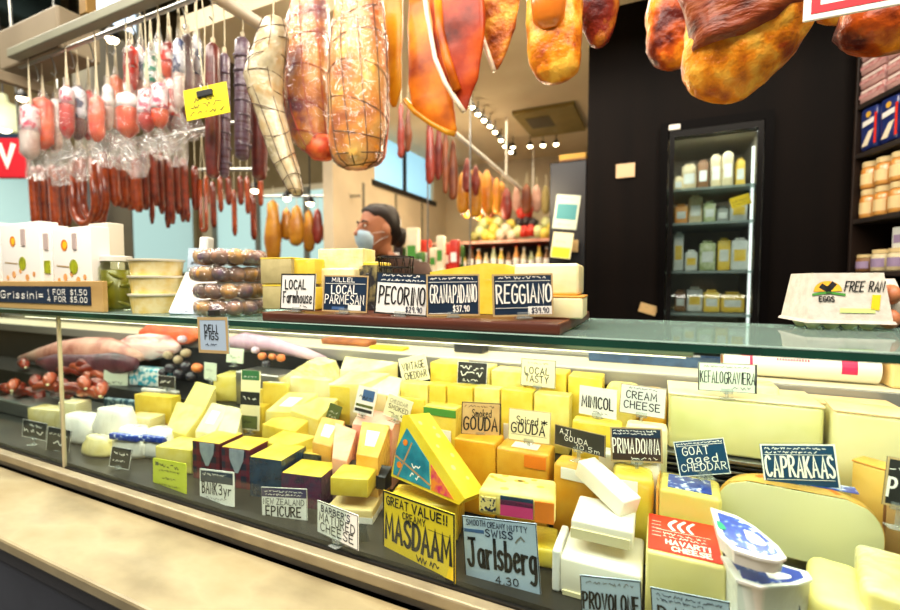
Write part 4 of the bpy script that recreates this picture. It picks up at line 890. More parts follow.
for i, (px, py) in enumerate(spots):
    Y = 1.08 if py < 382 else .93 + .03 * (i % 3); p = at_y(px, py, Y); p.z = max(p.z, deck(Y) + .02)
    t = thing('sausage', 'red brown sausage, %s in the heap left of the pale green card' % (nth(i) if i < 20 else 'twenty-' + nth(i - 20)), 'sausage', p, 0, 'sausages heaped at the far end')
    mb = MB(); a = rnd.uniform(-.6, .6); L_ = .055
    sausage(mb, Vector((-L_ * math.cos(a), -L_ * math.sin(a), 0)), Vector((L_ * math.cos(a), L_ * math.sin(a), 0)), .020, .02)
    mb.build('casing', m_red if i % 3 else M('sausage_orange', '8c3010', 'b0502a', scale=20, rough=.35, coat=.5), t, True)
    MB().ball((L_ * math.cos(a), L_ * math.sin(a), 0), .006, 8, 6).build('tied_end', C_PALE, t, True)
block('teal and white printed pack below the streaky bacon', (128, 368), 160, 1.10, .06, 1.0, M('print_teal', '2aa0b4', 'dfe8e4', scale=50, detail=1, rough=.35, film=.4, lo=.45, hi=.55), yaw=8, name='food_pack', cat='pack', group=GS, bevel=.006)
block('teal labelled tub behind the far white wraps', (103, 398), 131, 1.0, .05, .92, M('print_teal_dark', '1b4e66', '9fc0c8', scale=40, detail=1, rough=.35, film=.4, lo=.45, hi=.6), yaw=8, name='food_pack', cat='pack', group=GS, bevel=.006)
block('white paper topped pack under the small dark card', (140, 388), 176, 1.05, .02, .92, C_FILMW, yaw=8, name='food_pack', cat='pack', group=GS, bevel=.006)
for i, (px, py, r_, m_) in enumerate([(163, 372, .017, 'k'), (171, 368, .02, 'k'), (179, 374, .02, 'k'), (186, 366, .018, 'k'), (192, 376, .02, 'k'), (178, 360, .017, 't'), (168, 355, .017, 't'), (186, 353, .018, 't'), (182, 339, .016, 'p'), (197, 368, .02, 'o'), (272, 357, .012, 'o'), (262, 356, .014, 'o'), (281, 358, .014, 'o'), (266, 364, .013, 'k'), (255, 350, .013, 'p')]):
    Y = 1.13; p = at_y(px, py, Y)
    mt = {'k': M('olive_black', '14121a', '2c2430', scale=20, rough=.3, coat=.5), 't': M('mushroom_tan', '8a7458', 'b09a78', scale=20, rough=.5), 'p': M('shallot_mauve', 'b89ab0', 'd4bcc8', scale=20, rough=.4), 'o': M('pepper_orange', 'c65a20', 'd98034', scale=20, rough=.4, coat=.4)}[m_]
    o = MB().ball((0, 0, 0), (r_ * 1.25, r_, r_ * .95), 12, 8, amp=.16, fr=40, seed=i).build('antipasto_piece', mt, None, True); o.location = p
    tag(o, '%s antipasto piece %s' % ({'k': 'black', 't': 'tan', 'p': 'mauve', 'o': 'orange'}[m_], ('in the olive heap, %s counted from the teal pack' if i < 10 else 'right of the fig card, %s of the heap') % nth(i if i < 10 else i - 10)), 'antipasto', 'antipasto heap')

p = at_y(268, 360, 1.13)
t = thing('steel_tray', 'steel tray under the small antipasto heap beside the fig card', 'tray', (p.x, 1.13, .9805))
MB().rbox((-.10, -.05, 0), (.10, .05, .115), .004).build('tray', m_steel, t)
# ================================================================== ON THE GLASS SHELF
SZ = 1.3157
m_wood = M('board_wood', '3e1608', '5c2810', scale=14, stretch=(.3, 2, 3), rough=.45, coat=.1)
a_, b_ = at_y(262, 320, .712), at_y(560, 333, .712)
BX = b_.x - a_.x
t = thing('serving_board', 'red brown wooden board carrying the hard cheeses on the glass shelf', 'board', ((a_.x + b_.x) / 2, .712, SZ))
MB().rbox((-BX / 2, 0, 0), (BX / 2, .34, .018), .003).build('board', m_wood, t, 'auto')
for sx in (-1, 1): MB().box((sx * BX / 2 - .004, .001, .0181), (sx * BX / 2 + .004 - .006 * (sx > 0), .339, .0186)).build('end_strip', M('board_edge', '8a4a22', rough=.4), t)
BZ = SZ + .0192
GB = 'hard cheeses on the wooden board'
block('grey rinded cheese block, lower of two at the end of the board', (262, 286), 292, .79, .09, BZ, C_GREY, yaw=6, group=GB, rind=(C_YEL, 't'))
block('grey rinded cheese block, upper of two at the end of the board', (260, 259), 291, .79, .09, 1.395, C_GREY, yaw=6, group=GB, rind=(C_YEL, 't'))
block('yellow cheese block behind the first white shelf card', (293, 259), 315, .81, .08, 1.395, C_YEL, yaw=6, group=GB)
block('pale cheese block supporting the yellow block behind the first white card', (294, 287), 316, .81, .08, BZ, C_YEL, yaw=6, group=GB)
block('pale parmesan piece in film between the first two shelf cards', (317, 268), 354, .84, .07, BZ, C_FILM, yaw=4, group=GB, bevel=.006, sticker=[(.25, .5, .5, .2, L_WHITE)])
block('pale yellow parmesan block on top of the film wrapped piece', (318, 249), 363, .85, .07, 1.4285, C_PARM, yaw=10, group=GB, bevel=.003)
block('dark film pack with yellow cheese behind the local parmesan card', (355, 262), 377, .87, .07, BZ, C_FILMY, yaw=4, group=GB, wrap=M('pack_dark', '23262c', 'b9a96a', scale=24, rough=.3, film=.8, lo=.5, hi=.7), wrap_h=.93)
block('cream cheese block behind the pecorino card', (381, 276), 424, .90, .09, BZ, C_PALE, yaw=0, group=GB)
t_ = at_y(396, 262, .86)
t = thing('wire_basket', 'small dark wire basket behind the pecorino card', 'basket', (t_.x, .86, BZ + .075))
ring = lambda z, rx, ry: [(rx * math.cos(a * .3142), ry * math.sin(a * .3142), z) for a in range(21)]
for z, k in ((.045, 1), (.022, .96), (0, .9)): MB().tube(ring(z, .042 * k, .032 * k), .0014, 6).build('hoop', M('black_wire', '1c1a18', rough=.3, metal=.6), t, True)
mb = MB()
for k in range(14):
    a = k * 2 * math.pi / 14; mb.tube([(.038 * math.cos(a), .029 * math.sin(a), 0), (.042 * math.cos(a + .2), .032 * math.sin(a + .2), .045)], .001, 5)
mb.build('mesh_wires', M('black_wire', '1c1a18'), t)
MB().box((-.03, -.02, -.075), (.03, .02, 0)).build('stand', M('black_wire', '1c1a18'), t)
# grana padano wedge with an arched top
def arch(label, pts, pb, Y, dep, mat, yaw, zb=BZ, rind=None):
    base, w, h = block_frame(pts[0], pts[-1][0], Y, zb, yaw)
    t = thing('cheese_wedge', label, 'cheese', base, R(yaw), GB)
    x0, x1 = pts[0][0], pts[-1][0]
    q = [at_y(px, py, Y) for px, py in pts]
    poly = [(-w / 2, 0)] + [(-w / 2 + w * (px - x0) / (x1 - x0), p.z - zb) for (px, py), p in zip(pts, q)] + [(w / 2, 0)]
    MB().prism(poly, 0, dep).build('cheese', mat, t)
    if rind: MB().prism([(w / 2 - .002, 0), (w / 2 - .002, poly[-2][1]), (w / 2 + .004, poly[-2][1] * .98), (w / 2 + .004, 0)], .001, dep).build('rind', rind, t)
    return t
arch('yellow arched hard cheese wedge behind the grana padano card', [(430, 272), (455, 268), (486, 263), (505, 264), (515, 267)], 312, .86, .13, C_YEL, 0, rind=RIND_O)
block('pale reggiano block with lower step behind the reggiano card', (516, 297), 583, .80, .11, BZ, C_PALE, yaw=4, group=GB, rind=(RIND_O, 't'))
block('large pale reggiano block, upper of two at the far end of the board', (514, 264), 579, .82, .12, 1.3755, M('reggiano', 'efe0a6', 'f4eac0', scale=22, rough=.5, film=.35, bump=.1), yaw=4, group=GB, bevel=.006)
GS_ = 'price signs along the wooden board'
card('white card reading local farmhouse at the end of the wooden board', (280, 309), (314, 311), (281, 273.6), .745, -4, 4, 'white', 'slate', .003, [('LOCAL', .14, .58, .6, .24, 'k', .17), ('Farmhouse', .1, .2, .82, .3, 'k', .12), ('~', .6, .08, .25, .08, 'k')], stand=.002, group=GS_)
card('dark blue card reading millel local parmesan', (322, 311), (367, 313), (325.6, 275), .742, -2, 5, 'navy', 'tan', .003, [('MILLEL', .2, .82, .5, .11, 'w', .17), ('_', .06, .77, .88, 0, 'w'), ('LOCAL', .2, .5, .56, .22, 'w', .15), ('PARMESAN', .06, .22, .86, .24, 'w', .11)], stand=.002, group=GS_, bands=[(.58, .86, .05, .2, 'white'), (.22, .5, .06, .14, 'band')])
card('white card reading pecorino with a dark header', (374, 313), (427, 317), (380, 272), .736, -14, 5, 'white', 'slate', .003, [('PECORINO', .08, .26, .86, .40, 'k', .10), ('$29.90', .6, .08, .3, .12, 'b', .16), ('~', .12, .9, .7, .06, 'w'), ('~', .1, .8, .82, .05, 'w')], header=(.76, .97, 'navy'), stand=.002, group=GS_)
card('dark blue card reading grana padano', (426.5, 316), (480, 315.5), (428, 274.5), .738, 22, 4, 'navy', 'tan', .003, [('GRANA', .07, .32, .4, .42, 'w', .07), ('PADANO', .5, .32, .44, .42, 'w', .07), ('$37.90', .5, .1, .3, .14, 'w', .16), ('~', .08, .87, .8, .06, 'w'), ('_', .05, .81, .9, 0, 'w'), ('_', .05, .06, .4, 0, 'w')], stand=.002, group=GS_)
card('dark blue card reading reggiano with a white price sticker', (493, 317), (553.6, 315.5), (492, 274.4), .738, 27, 3, 'navy', 'tan', .003, [('REGGIANO', .07, .32, .9, .42, 'w', .10), ('$39.90', .64, .07, .28, .12, 'b', .18), ('~', .1, .9, .2, .06, 'w'), ('~', .36, .88, .55, .06, 'w'), ('_', .05, .83, .9, 0, 'w'), ('_', .05, .2, .54, 0, 'w')], stand=.002, group=GS_, bands=[(.58, .98, .02, .23, 'white')])
# fig wheels
GF = 'fig wheels stacked on the glass shelf'
fig_m = M('dried_fig', 'c88a3c', '96683a', '6e5468', scale=14, rough=.45, film=.7, bump=.1)
fig_l = M('dried_fig_pale', 'e0ac52', 'c48e44', scale=12, rough=.45, film=.7, bump=.1)
fig_d = M('dried_fig_dark', '86606c', 'a47a5a', scale=12, rough=.45, film=.7, bump=.1)
c = at_y(229, 300, .80)
rf = .083; fh = .0415
figmesh = [MB().ball((0, 0, 0), (.0215, .025, .0195), 10, 8, amp=.14, fr=40, seed=k) for k in range(3)]
for lvl in range(4):
    t = thing('fig_wheel', 'film wrapped wheel of dried figs, %s of four in the stack' % ['lowest', 'second from the bottom', 'second from the top', 'topmost'][lvl], 'figs', (c.x + (.004, .0, -.006, .006)[lvl], .802 + .003 * (lvl % 2), SZ + lvl * fh), lvl * .4, GF)
    for k in range(11):
        a = 2 * math.pi * k / 11
        o = figmesh[k % 3].build('fig', (fig_m, fig_l, fig_d)[(k * 2 + lvl) % 3], t, True); o.location = (.061 * math.cos(a), .061 * math.sin(a), fh / 2); o.rotation_euler = (0, 0, a + R(90))
    MB().lathe([(.05, .006), (.05, fh - .006)], 16).build('fig_core', fig_d, t, True)
    MB().lathe([(.074, .0015), (.083, .006), (.0845, fh / 2), (.083, fh - .006), (.074, fh - .0015)], 28, caps=False).build('film', glass('clear_film', 'ffffff', gloss=.14, film=True, body='f4efe4', body_f=.06), t, True)
t = card('hanging kraft framed card reading deli figs below the fig wheels', (199, 352.5), (229, 354), (199, 317), .699, 0, 0, 'blue', 'tan', .007, [('DELI', .24, .6, .4, .18, 'k', .17), ('FIGS', .24, .38, .44, .18, 'k', .17), ('~', .25, .2, .4, .08, 'b')], stand=None, group=None)
MB().rbox((-.012, -.002, .085), (.012, .012, .098), .001).build('clip', M('clip_dark', '24221f', rough=.4), t)
# pickles, tubs
p = at_y(118, 300, .80)
t = thing('pickle_jar', 'glass jar of green pickles between the carton tray and yellow tubs', 'jar', (p.x, .80, SZ))
MB().lathe([(.040, 0), (.044, .006), (.044, .125), (.036, .138), (.036, .145)], 24).build('glass_jar', glass('jar_glass', 'eef4e4', gloss=.1), t, True)
MB().lathe([(.039, .145), (.039, .158), (.036, .160)], 24).build('lid', M('lid_white', 'dcd8cc', rough=.4), t, 'auto')
MB().lathe([(.0385, .004), (.0395, .01), (.0395, .118), (.03, .12)], 20).build('brine', M('brine', '6f6a14', '8e861c', scale=20, rough=.3, coat=.5), t, True)
rnd = random.Random(4)
for k in range(12):
    a = k * 1.9; z = .018 + (k % 4) * .028
    mb = MB(); tilt = rnd.uniform(-.8, .8)
    c0 = Vector((.034 * math.cos(a), .034 * math.sin(a), z)); d_ = Vector((-math.sin(a) * math.cos(tilt), math.cos(a) * math.cos(tilt), math.sin(tilt))) * .02
    sausage(mb, c0 - d_, c0 + d_, .0085, 0, 5); mb.build('pickle', M('pickle_green', '7d7a1c', 'a39a34', scale=40, rough=.35, coat=.4, bump=.3), t, True)
p = at_y(158, 300, .80); tz = SZ
for k, (hh, s) in enumerate(((.052, 'lowest'), (.048, 'middle'), (.044, 'topmost'))):
    t = thing('deli_tub', 'clear tub of yellow grated cheese, %s of three beside the pickle jar' % s, 'tub', (p.x, .80, tz), 0, 'yellow deli tubs')
    MB().lathe([(.060, .0), (.066, hh - .004)], 28).build('tub', M('tub_yellow', 'e2c25c', 'efe0a8', scale=30, rough=.35, film=.5), t, 'auto')
    MB().lathe([(.068, hh - .006), (.0695, hh - .004), (.0695, hh), (.064, hh + .0005)], 28).build('lid', M('lid_frost', 'efe6cc', rough=.35, film=.3), t, 'auto')
    tz += hh + .001
mat_, w_, h_ = frame_of((171, 316), (200, 317), (186, 272), .76, 0, 40)
t = thing('slanted_sign', 'white slanted card holder with blue lip beside the fig wheels', 'sign'); t.matrix_world = mat_
MB().rbox((-w_ / 2 - .01, 0, .012), (w_ / 2 + .01, .003, h_), .001).build('panel', CARD['white'], t)
MB().rbox((-w_ / 2, -.012, 0), (w_ / 2, .003, .014), .001).build('lip', CARD['blue'], t)
mb = MB(); scribble(mb, -w_ * .3, .004, w_ * .5, .006, .001, -.0135, 2); scribble(mb, -w_ * .2, h_ * .55, w_ * .4, .008, .001, -.0006, 4); mb.build('lettering', INKB, t, fix=False)
t = card('small blue card on a stand behind the fig wheels', (187, 270), (207, 271), (189, 248), .88, 0, 4, 'blue', None, .001, [('~', .35, .5, .4, .16, 'k'), ('~', .2, .24, .6, .16, 'k')], stand=.12, group=None)
MB().rbox((-.006, .004, 0), (.028, .03, .10), .006).build('white_stand', M('stand_frost', 'd8d8d0', rough=.3), t)
# carton tray at the far end
a_, b_ = at_y(-60, 300, .725), at_y(103, 310, .725); zt = at_y(60, 281, .725).z
t = thing('counter_tray', 'tan wooden tray with navy price strip holding olive cartons', 'tray', ((a_.x + b_.x) / 2, .725, SZ)); w_ = (b_.x - a_.x) / 2; hh = zt - SZ
m_tan = M('tray_tan', 'b08c52', 'c29e62', scale=12, stretch=(.3, 2, 2), rough=.5)
MB().rbox((-w_, 0, 0), (w_, .014, hh), .002).build('front_board', m_tan, t)
MB().rbox((-w_ + .014, .014, 0), (w_ - .10, .085, .012), .002).build('base_board', m_tan, t); MB().rbox((-w_, .014, 0), (-w_ + .014, .085, hh), .002).build('side_board', m_tan, t)
l_, r_ = at_y(-40, 295, .7245).x - (a_.x + b_.x) / 2, at_y(91, 295, .7245).x - (a_.x + b_.x) / 2
MB().box((l_, -.002, hh * .22), (r_, 0, hh * .82)).build('price_strip', CARD['navy'], t)
x0 = at_y(0, 295, .7245).x - (a_.x + b_.x) / 2
mb = MB(); ww = r_ - x0
write(mb, 'Grissini=', x0 + ww * .02, hh * .38, ww * .5, hh * .26, .0034, -.0028); write(mb, '1 FOR $1.50', x0 + ww * .57, hh * .54, ww * .4, hh * .17, .0026, -.0028); write(mb, '4 FOR $5.00', x0 + ww * .57, hh * .3, ww * .4, hh * .17, .0026, -.0028)
mb.build('lettering', INKW, t, fix=False)
m_ctn = M('carton_white', 'eeeae2', rough=.4)
for i, (x0, x1, yt, s) in enumerate(((-32, -1, 226, 'farthest along'), (0, 39, 225, 'second along'), (52, 90, 229, 'nearest the pickle jar'))):
    d = block('white snack carton with yellow sun and green olives, %s in the tray' % s, (x0, yt), x1, .745, .05, SZ + .0125, m_ctn, name='snack_carton', cat='carton', group='white cartons in the tan tray', bevel=.002, sticker=[(.55, .72, .1, .2, M('print_grey', 'b9a6a0', rough=.5), 'print')])
    t, w, h = d['o'], d['w'], d['h']
    RXm = Matrix.Rotation(R(90), 4, 'X')
    MB().lathe([(.017, 0), (.017, .0008)], 18, Matrix.Translation((-w * .18, -.0004, h * .78)) @ RXm).build('sun_print', L_ORANGE, t)
    MB().lathe([(.011, 0), (.011, .0012)], 18, Matrix.Translation((-w * .16, -.0004, h * .78)) @ RXm).build('sun_centre', L_YEL, t)
    MB().lathe([(.022, 0), (.022, .0008)], 20, Matrix.Translation((w * .05, -.0004, h * .5)) @ RXm).build('olive_print', M('print_olive', 'a8b01e', '848c14', scale=60, rough=.4), t)
    mb = MB(); ribbon(mb, [(-w * .4, h * .52), (-w * .08, h * .5)], .004, -.0008); mb.build('spoon_print', M('print_spoon', 'a88a58', rough=.5), t, fix=False)
    for k in range(5): MB().lathe([(.008 + .003 * (k % 2), 0), (.008 + .003 * (k % 2), .0008)], 10, Matrix.Translation((-w * .35 + k * w * .17, -.0004, h * (.33 + .04 * (k % 3)))) @ RXm).build('bread_print', M('print_bread', 'e0a86a', 'c98a4a', scale=60, rough=.5), t)
block('narrow side of a white snack carton between two facing cartons', (40, 226), 51, .75, .045, SZ + .0125, m_ctn, name='snack_carton', cat='carton', group='white cartons in the tan tray', bevel=.002, sticker=[(.3, .4, .5, .16, M('print_olive', 'a8b01e'), 'print'), (.3, .7, .4, .2, M('print_grey', 'b9a6a0'), 'print')])
block('tall cream carton standing behind the snack cartons', (88, 224), 107, .86, .05, SZ + .0005, M('carton_cream', 'd9d0bc', rough=.5), name='tall_carton', cat='carton', bevel=.003, sticker=[(.3, .1, .3, .3, M('print_grey', 'b9a6a0'), 'print')])
# egg carton
base, w, h = block_frame((816, 273), 884, 1.0, SZ, 8)
w += .012
t = thing('egg_carton', 'white printed egg carton standing on the clear end of the glass shelf', 'egg carton', base, R(8))
m_egg = M('carton_pulp', 'c4bbae', 'd6cec2', scale=60, rough=.7, bump=.15)
bx = lambda y, z0, z1, k0, k1: [(-w / 2 - k0, y, z0), (w / 2 + k0, y, z0), (w / 2 - k1, y, z1), (-w / 2 + k1, y, z1)]
dep = .10; h1 = h * .17
def hull(z0, z1, g0, g1, y0, y1, y2, y3):
    v = [(-w / 2 - g0, y0, z0), (w / 2 + g0, y0, z0), (w / 2 + g0, y1, z0), (-w / 2 - g0, y1, z0), (-w / 2 - g1, y2, z1), (w / 2 + g1, y2, z1), (w / 2 + g1, y3, z1), (-w / 2 - g1, y3, z1)]
    return v, [(0, 3, 2, 1), (4, 5, 6, 7), (0, 1, 5, 4), (1, 2, 6, 5), (2, 3, 7, 6), (3, 0, 4, 7)]
MB().add(*hull(h1, h, .006, -.004, -.008, dep + .008, .004, dep - .004)).build('lid', m_egg, t)
MB().add(*hull(h1 - .005, h1, .010, .008, -.012, dep + .012, -.010, dep + .010)).build('rim', m_egg, t)
mb = MB()
for k in range(4):
    for r_ in range(2): mb.loft([(-w / 2 + w * (k + .5) / 4, dep * (.26 + .48 * r_), h1 - .004, w / 8.2, dep * .25), (-w / 2 + w * (k + .5) / 4, dep * (.26 + .48 * r_), .004, w / 14, dep * .15), (-w / 2 + w * (k + .5) / 4, dep * (.26 + .48 * r_), 0, w / 20, dep * .1)], 12)
mb.build('cup_tray', M('pulp_base', 'cfcfa8', 'dedcc0', scale=50, rough=.8), t, True)
m_shell = M('egg_shell', 'a05a34', 'b87048', scale=30, rough=.5)
for z in (h * .62, h * .2): MB().ball((w / 2 + .014, dep * .3 - .01, z), (.014, .022, .018), 14, 10).build('egg', m_shell, t, True)
MB().loft([(w / 2 + .012, dep * .4, h * .9, .012, .02), (w / 2 + .02, dep * .5, h * .42, .03, .03), (w / 2 + .018, dep * .5, h * .3, .03, .03), (w / 2 + .02, dep * .5, 0.002, .012, .02)], 14, amp=.006, fr=40, seed=4).build('torn_end', m_egg, t, True)
fy = lambda z: -.008 + .012 * (z - h1) / (h - h1) - .0008
def fprint(nm, mb, mat):
    mb.v = [(x, fy(z) + y, z) for x, y, z in mb.v]; mb.build(nm, mat, t, fix=False)
mb = MB(); mb.add([(-w * .28 + .021 * math.cos(a * .2), -.0002, h * .68 + .018 * math.sin(a * .2)) for a in range(17)], [tuple(range(17))]); fprint('sun_print', mb, M('sun_orange', 'e8962a', 'f0c02e', scale=60, rough=.5))
mb = MB(); ribbon(mb, chaikin([(-w * .28 - .008, h * .76), (-w * .28, h * .70), (-w * .28 + .008, h * .80)], 2), .009, -.0005); ribbon(mb, [(-w * .28, h * .74), (-w * .28 + .001, h * .66)], .008, -.0005); fprint('rooster_print', mb, INK)
mb = MB(); ribbon(mb, chaikin([(-w * .28 - .022, h * .62), (-w * .28, h * .66), (-w * .28 + .024, h * .62)], 2), .004, -.0005); fprint('green_print', mb, L_GREENB)
mb = MB(); write(mb, 'EGGS', -w * .40, h * .50, w * .2, h * .085, .0018, -.0005); write(mb, 'FREE RAN', -w * .06, h * .68, w * .5, h * .17, .0019, -.0005, jit=0, slant=.2); fprint('lettering', mb, INK)
mb = MB().add([(w * .27, -.0004, h * .36), (w * .38, -.0004, h * .36), (w * .41, -.0004, h * .62), (w * .30, -.0004, h * .62)], [(0, 1, 2, 3)]); fprint('yellow_print', mb, L_YEL)
mb = MB(); ribbon(mb, [(-w * .1, h * .345), (w * .3, h * .345)], .008, -.0004); fprint('green_wash', mb, M('wash_green', 'c8d884', rough=.6))
# ================================================================== HANGING MEATS
m_string = M('string', 'cfc3a4', rough=.8)
HAM = M('ham_smoked', '4e1006', 'b24c10', 'ec9424', scale=11, detail=7, spec=.22, rough=.36, coat=.12, bump=1, bscale=24, bdist=.012, lo=.38, hi=.64)
FATG = M('ham_fat', '8e3606', 'dc8416', 'f2bc4a', scale=16, detail=7, spec=.22, rough=.36, coat=.12, bump=1, bscale=30, bdist=.012, lo=.34, hi=.64)
SKIN = M('ham_skin', '3c1008', '7a3214', '8e4822', scale=10, stretch=(1, 1, 3), detail=5, spec=.25, rough=.4, coat=.1, bump=1, bscale=16, bdist=.01)
SLAB_O = M('slab_orange', '8a3006', 'cc6a0c', 'e89a20', scale=6, detail=5, spec=.22, rough=.45, coat=.08, bump=.5)
SLAB_D = M('slab_dark', '4e1002', '962c04', 'c85a08', scale=6, detail=5, spec=.22, rough=.45, coat=.08, bump=.5)
SLAB_Y = M('slab_yellow', 'b06a08', 'e0a01c', scale=8, spec=.25, rough=.4, coat=.1, bump=.3)
RINDW = M('slab_rind', 'c9b49a', 'e2d2be', scale=18, rough=.4, coat=.3)
PLAST = glass('vacuum_plastic', 'ffffff', gloss=.10, film=True, body='f2ece6', body_f=.03)
PLAST2 = glass('crinkled_bag', 'ffffff', gloss=.07, film=True, body='fffaf6', body_f=.08)
def hang(name, label, cat, rows, Y, ratio, mat, group, amp=.006, seed=1, sq=2.2, rail=2.52, X=None, film=None, body='meat', n=24, fr=16, cord=True, sub=0, minr=.0):
    """rows: (py, left px, right px) from top to bottom, read in the plane Y (or X)"""
    pl = (lambda a, b: at_x(a, b, X)) if X is not None else (lambda a, b: at_y(a, b, Y))
    R_ = []
    # resample smoothly
    out = []
    for k in range(len(rows) - 1):
        for s in range(3):
            u = s / 3; out.append(tuple(rows[k][i] * (1 - u) + rows[k + 1][i] * u for i in range(3)))
    out.append(rows[-1])
    for py, l, r_ in out:
        c = pl((l + r_) / 2, py); hw = (r_ - l) / 2 * px_size(c)
        R_.append((c, max(hw, .002)))
    mx = max(h for _, h in R_)
    top = R_[0][0]; base = Vector((top.x, top.y, R_[-1][0].z))
    t = thing(name, label, cat, base, R(24.7) if X is not None else 0, group)
    inv = Matrix.Rotation(-t.rotation_euler.z, 4, 'Z')
    L_ = []
    for c, h in R_:
        q = inv @ (c - base); L_.append((q.x, q.y, q.z, h, max(h * ratio, minr)))
    L_[-1] = (*L_[-1][:3], L_[-1][3] * .6, L_[-1][4] * .6)
    mb = MB().loft(L_, n, amp=amp, fr=fr, seed=seed, sq=sq)
    mb.build(body, mat, t, True)
    if film:
        MB().loft([(x, y, z, a + .004 + .003 * math.sin(i * 1.7 + seed), b + .004) for i, (x, y, z, a, b) in enumerate(L_)], n, amp=amp * 1.3, fr=fr * 1.4, seed=seed + 4, sq=sq).build('plastic_bag', film, t, True)
    if cord:
        d = rail - base.z
        MB().tube([(0, 0, L_[0][2] - .01), (0.003, 0, (L_[0][2] + d) / 2), (0, 0, d)], .0025, 6).build('cord', m_string, t)
    return t, L_
GH = 'hams and bacon sides hanging over the counter'
t, L_ = hang('hanging_ham', 'netted pale ham shank in plastic hanging beside the dark salamis', 'ham', [(20, 263, 284), (38, 255, 289), (58, 247, 287), (76, 244, 284), (92, 248, 283), (104, 252, 283), (130, 261, 289), (160, 271, 297), (182, 283, 302), (195, 290, 304)], 1.14, .8, M('shank_pale', '857858', 'bcae8c', 'b08c50', scale=10, detail=5, rough=.35, film=.8), GH, seed=3)
def net(t, L_, name, mat, turns=9, lines=8, r_=.0016, grow=.003):
    mb = MB()
    def P(j, a):
        j = max(0, min(len(L_) - 1.001, j)); i = int(j); f = j - i
        q = [L_[i][k] * (1 - f) + L_[i + 1][k] * f for k in range(5)]
        return (q[0] + (q[3] + grow) * math.cos(a), q[1] + (q[4] + grow) * math.sin(a), q[2])
    for k in range(turns): mb.tube([P((k + .5) / turns * len(L_) + .8 * math.sin(a * .39 + k), a * .3927 + math.pi) for a in range(0, 17)], r_, 4)
    for k in range(lines): mb.tube([P(j, 2 * math.pi * k / lines + .04 * j) for j in range(len(L_))], r_, 4)
    return mb.build(name, mat, t)
net(t, L_, 'netting', M('net_brown', '4a3420', rough=.7), 10, 6, .0014)
t, L_ = hang('hanging_ham', 'large ham in clear plastic with red net end beside the netted shank', 'ham', [(-14, 294, 320), (8, 290, 328), (30, 287, 330), (60, 284, 331), (90, 283, 331), (118, 286, 330), (138, 293, 330), (152, 301, 327)], 1.3, .8, M('ham_raw', '7e3a4a', 'dc8428', 'f0b450', scale=9, detail=5, rough=.3, film=.7, bump=.6, bdist=.01), GH, film=PLAST, seed=7)
net(t, L_, 'netting', M('net_red', 'b02818', rough=.6), 7, 8)
MB().loft([(L_[-1][0] + .02, L_[-1][1], L_[-1][2] + .05, .05, .04), (L_[-1][0] + .025, L_[-1][1], L_[-1][2] + .0, .055, .045), (L_[-1][0] + .035, L_[-1][1], L_[-1][2] - .03, .03, .03)], 14, amp=.01, fr=30, seed=2).build('net_end', M('net_red_end', 'c03a1a', 'd86a30', scale=40, rough=.5), t, True)
t, L_ = hang('hanging_ham', 'large golden netted ham in clear plastic beside the bacon sides', 'ham', [(-14, 340, 376), (14, 334, 385), (50, 328, 388), (90, 327, 388), (128, 328, 387), (152, 330, 384), (168, 336, 377)], 1.3, .8, M('ham_golden', 'c0601a', 'f09a2c', 'f6c468', scale=9, detail=5, rough=.3, film=.7, bump=.6, bdist=.01), GH, film=PLAST, seed=11)
net(t, L_, 'netting', M('net_brown', '4a3420'), 8, 10)
hang('hanging_ham', 'orange smoked meat strip hanging just behind the golden netted ham', 'ham', [(80, 378, 388), (110, 376, 390), (140, 372, 389), (158, 366, 386), (166, 370, 380)], 1.50, .7, M('strip_red', 'a83a10', 'd86a24', scale=12, rough=.35, coat=.5, bump=.3), GH, seed=5)
hang('hanging_bacon', 'narrow yellow bacon side next to the golden netted ham', 'bacon', [(-10, 382, 405), (30, 383, 403), (60, 383, 402), (90, 386, 402), (107, 390, 399)], 1.42, .35, SLAB_Y, GH, seed=2, sq=3)
def edge(t, base_pts, Y, r_, name='rind_edge', mat=RINDW):
    o = Vector(t.location); mb = MB()
    mb.tube([at_y(px, py, Y) - o for px, py in base_pts], r_, 8); return mb.build(name, mat, t, True)
t, _ = hang('hanging_bacon', 'broad orange bacon side with yellow lower edge', 'bacon', [(-10, 408, 432), (40, 406, 442), (80, 406, 450), (105, 410, 455), (122, 428, 457), (134, 449, 457)], 1.41, .22, SLAB_O, GH, seed=4, sq=3, amp=.004)
edge(t, [(405, 100), (415, 112), (432, 124), (447, 132), (455, 134)], 1.405, .010, 'fat_edge', SLAB_Y)
t, _ = hang('hanging_bacon', 'dark brown bacon side with curved white rind, pointed at the bottom', 'bacon', [(-10, 426, 485), (28, 431, 487), (58, 436, 484), (82, 446, 478), (98, 454, 472), (112, 461, 467)], 1.30, .2, SLAB_D, GH, seed=9, sq=3, amp=.004)
edge(t, [(424, -10), (427, 14), (430, 30), (435, 58), (445, 82), (456, 100), (464, 112)], 1.285, .008)
edge(t, [(438, 0), (440, 30), (447, 60), (457, 90)], 1.285, .014, 'fat_streak', SLAB_O)
t, _ = hang('hanging_bacon', 'flecked bacon side with white rind hanging beside the rounded ham', 'bacon', [(-10, 470, 522), (10, 474, 520), (32, 480, 516), (52, 487, 508), (70, 493, 499)], 1.36, .22, M('slab_fleck', '6a2a0c', 'a8561a', 'e0a038', scale=16, detail=6, spec=.22, rough=.42, coat=.12, bump=1, bdist=.01), GH, seed=6, sq=3, amp=.004)
edge(t, [(470, -10), (475, 14), (482, 36), (489, 56), (494, 71)], 1.345, .0075)
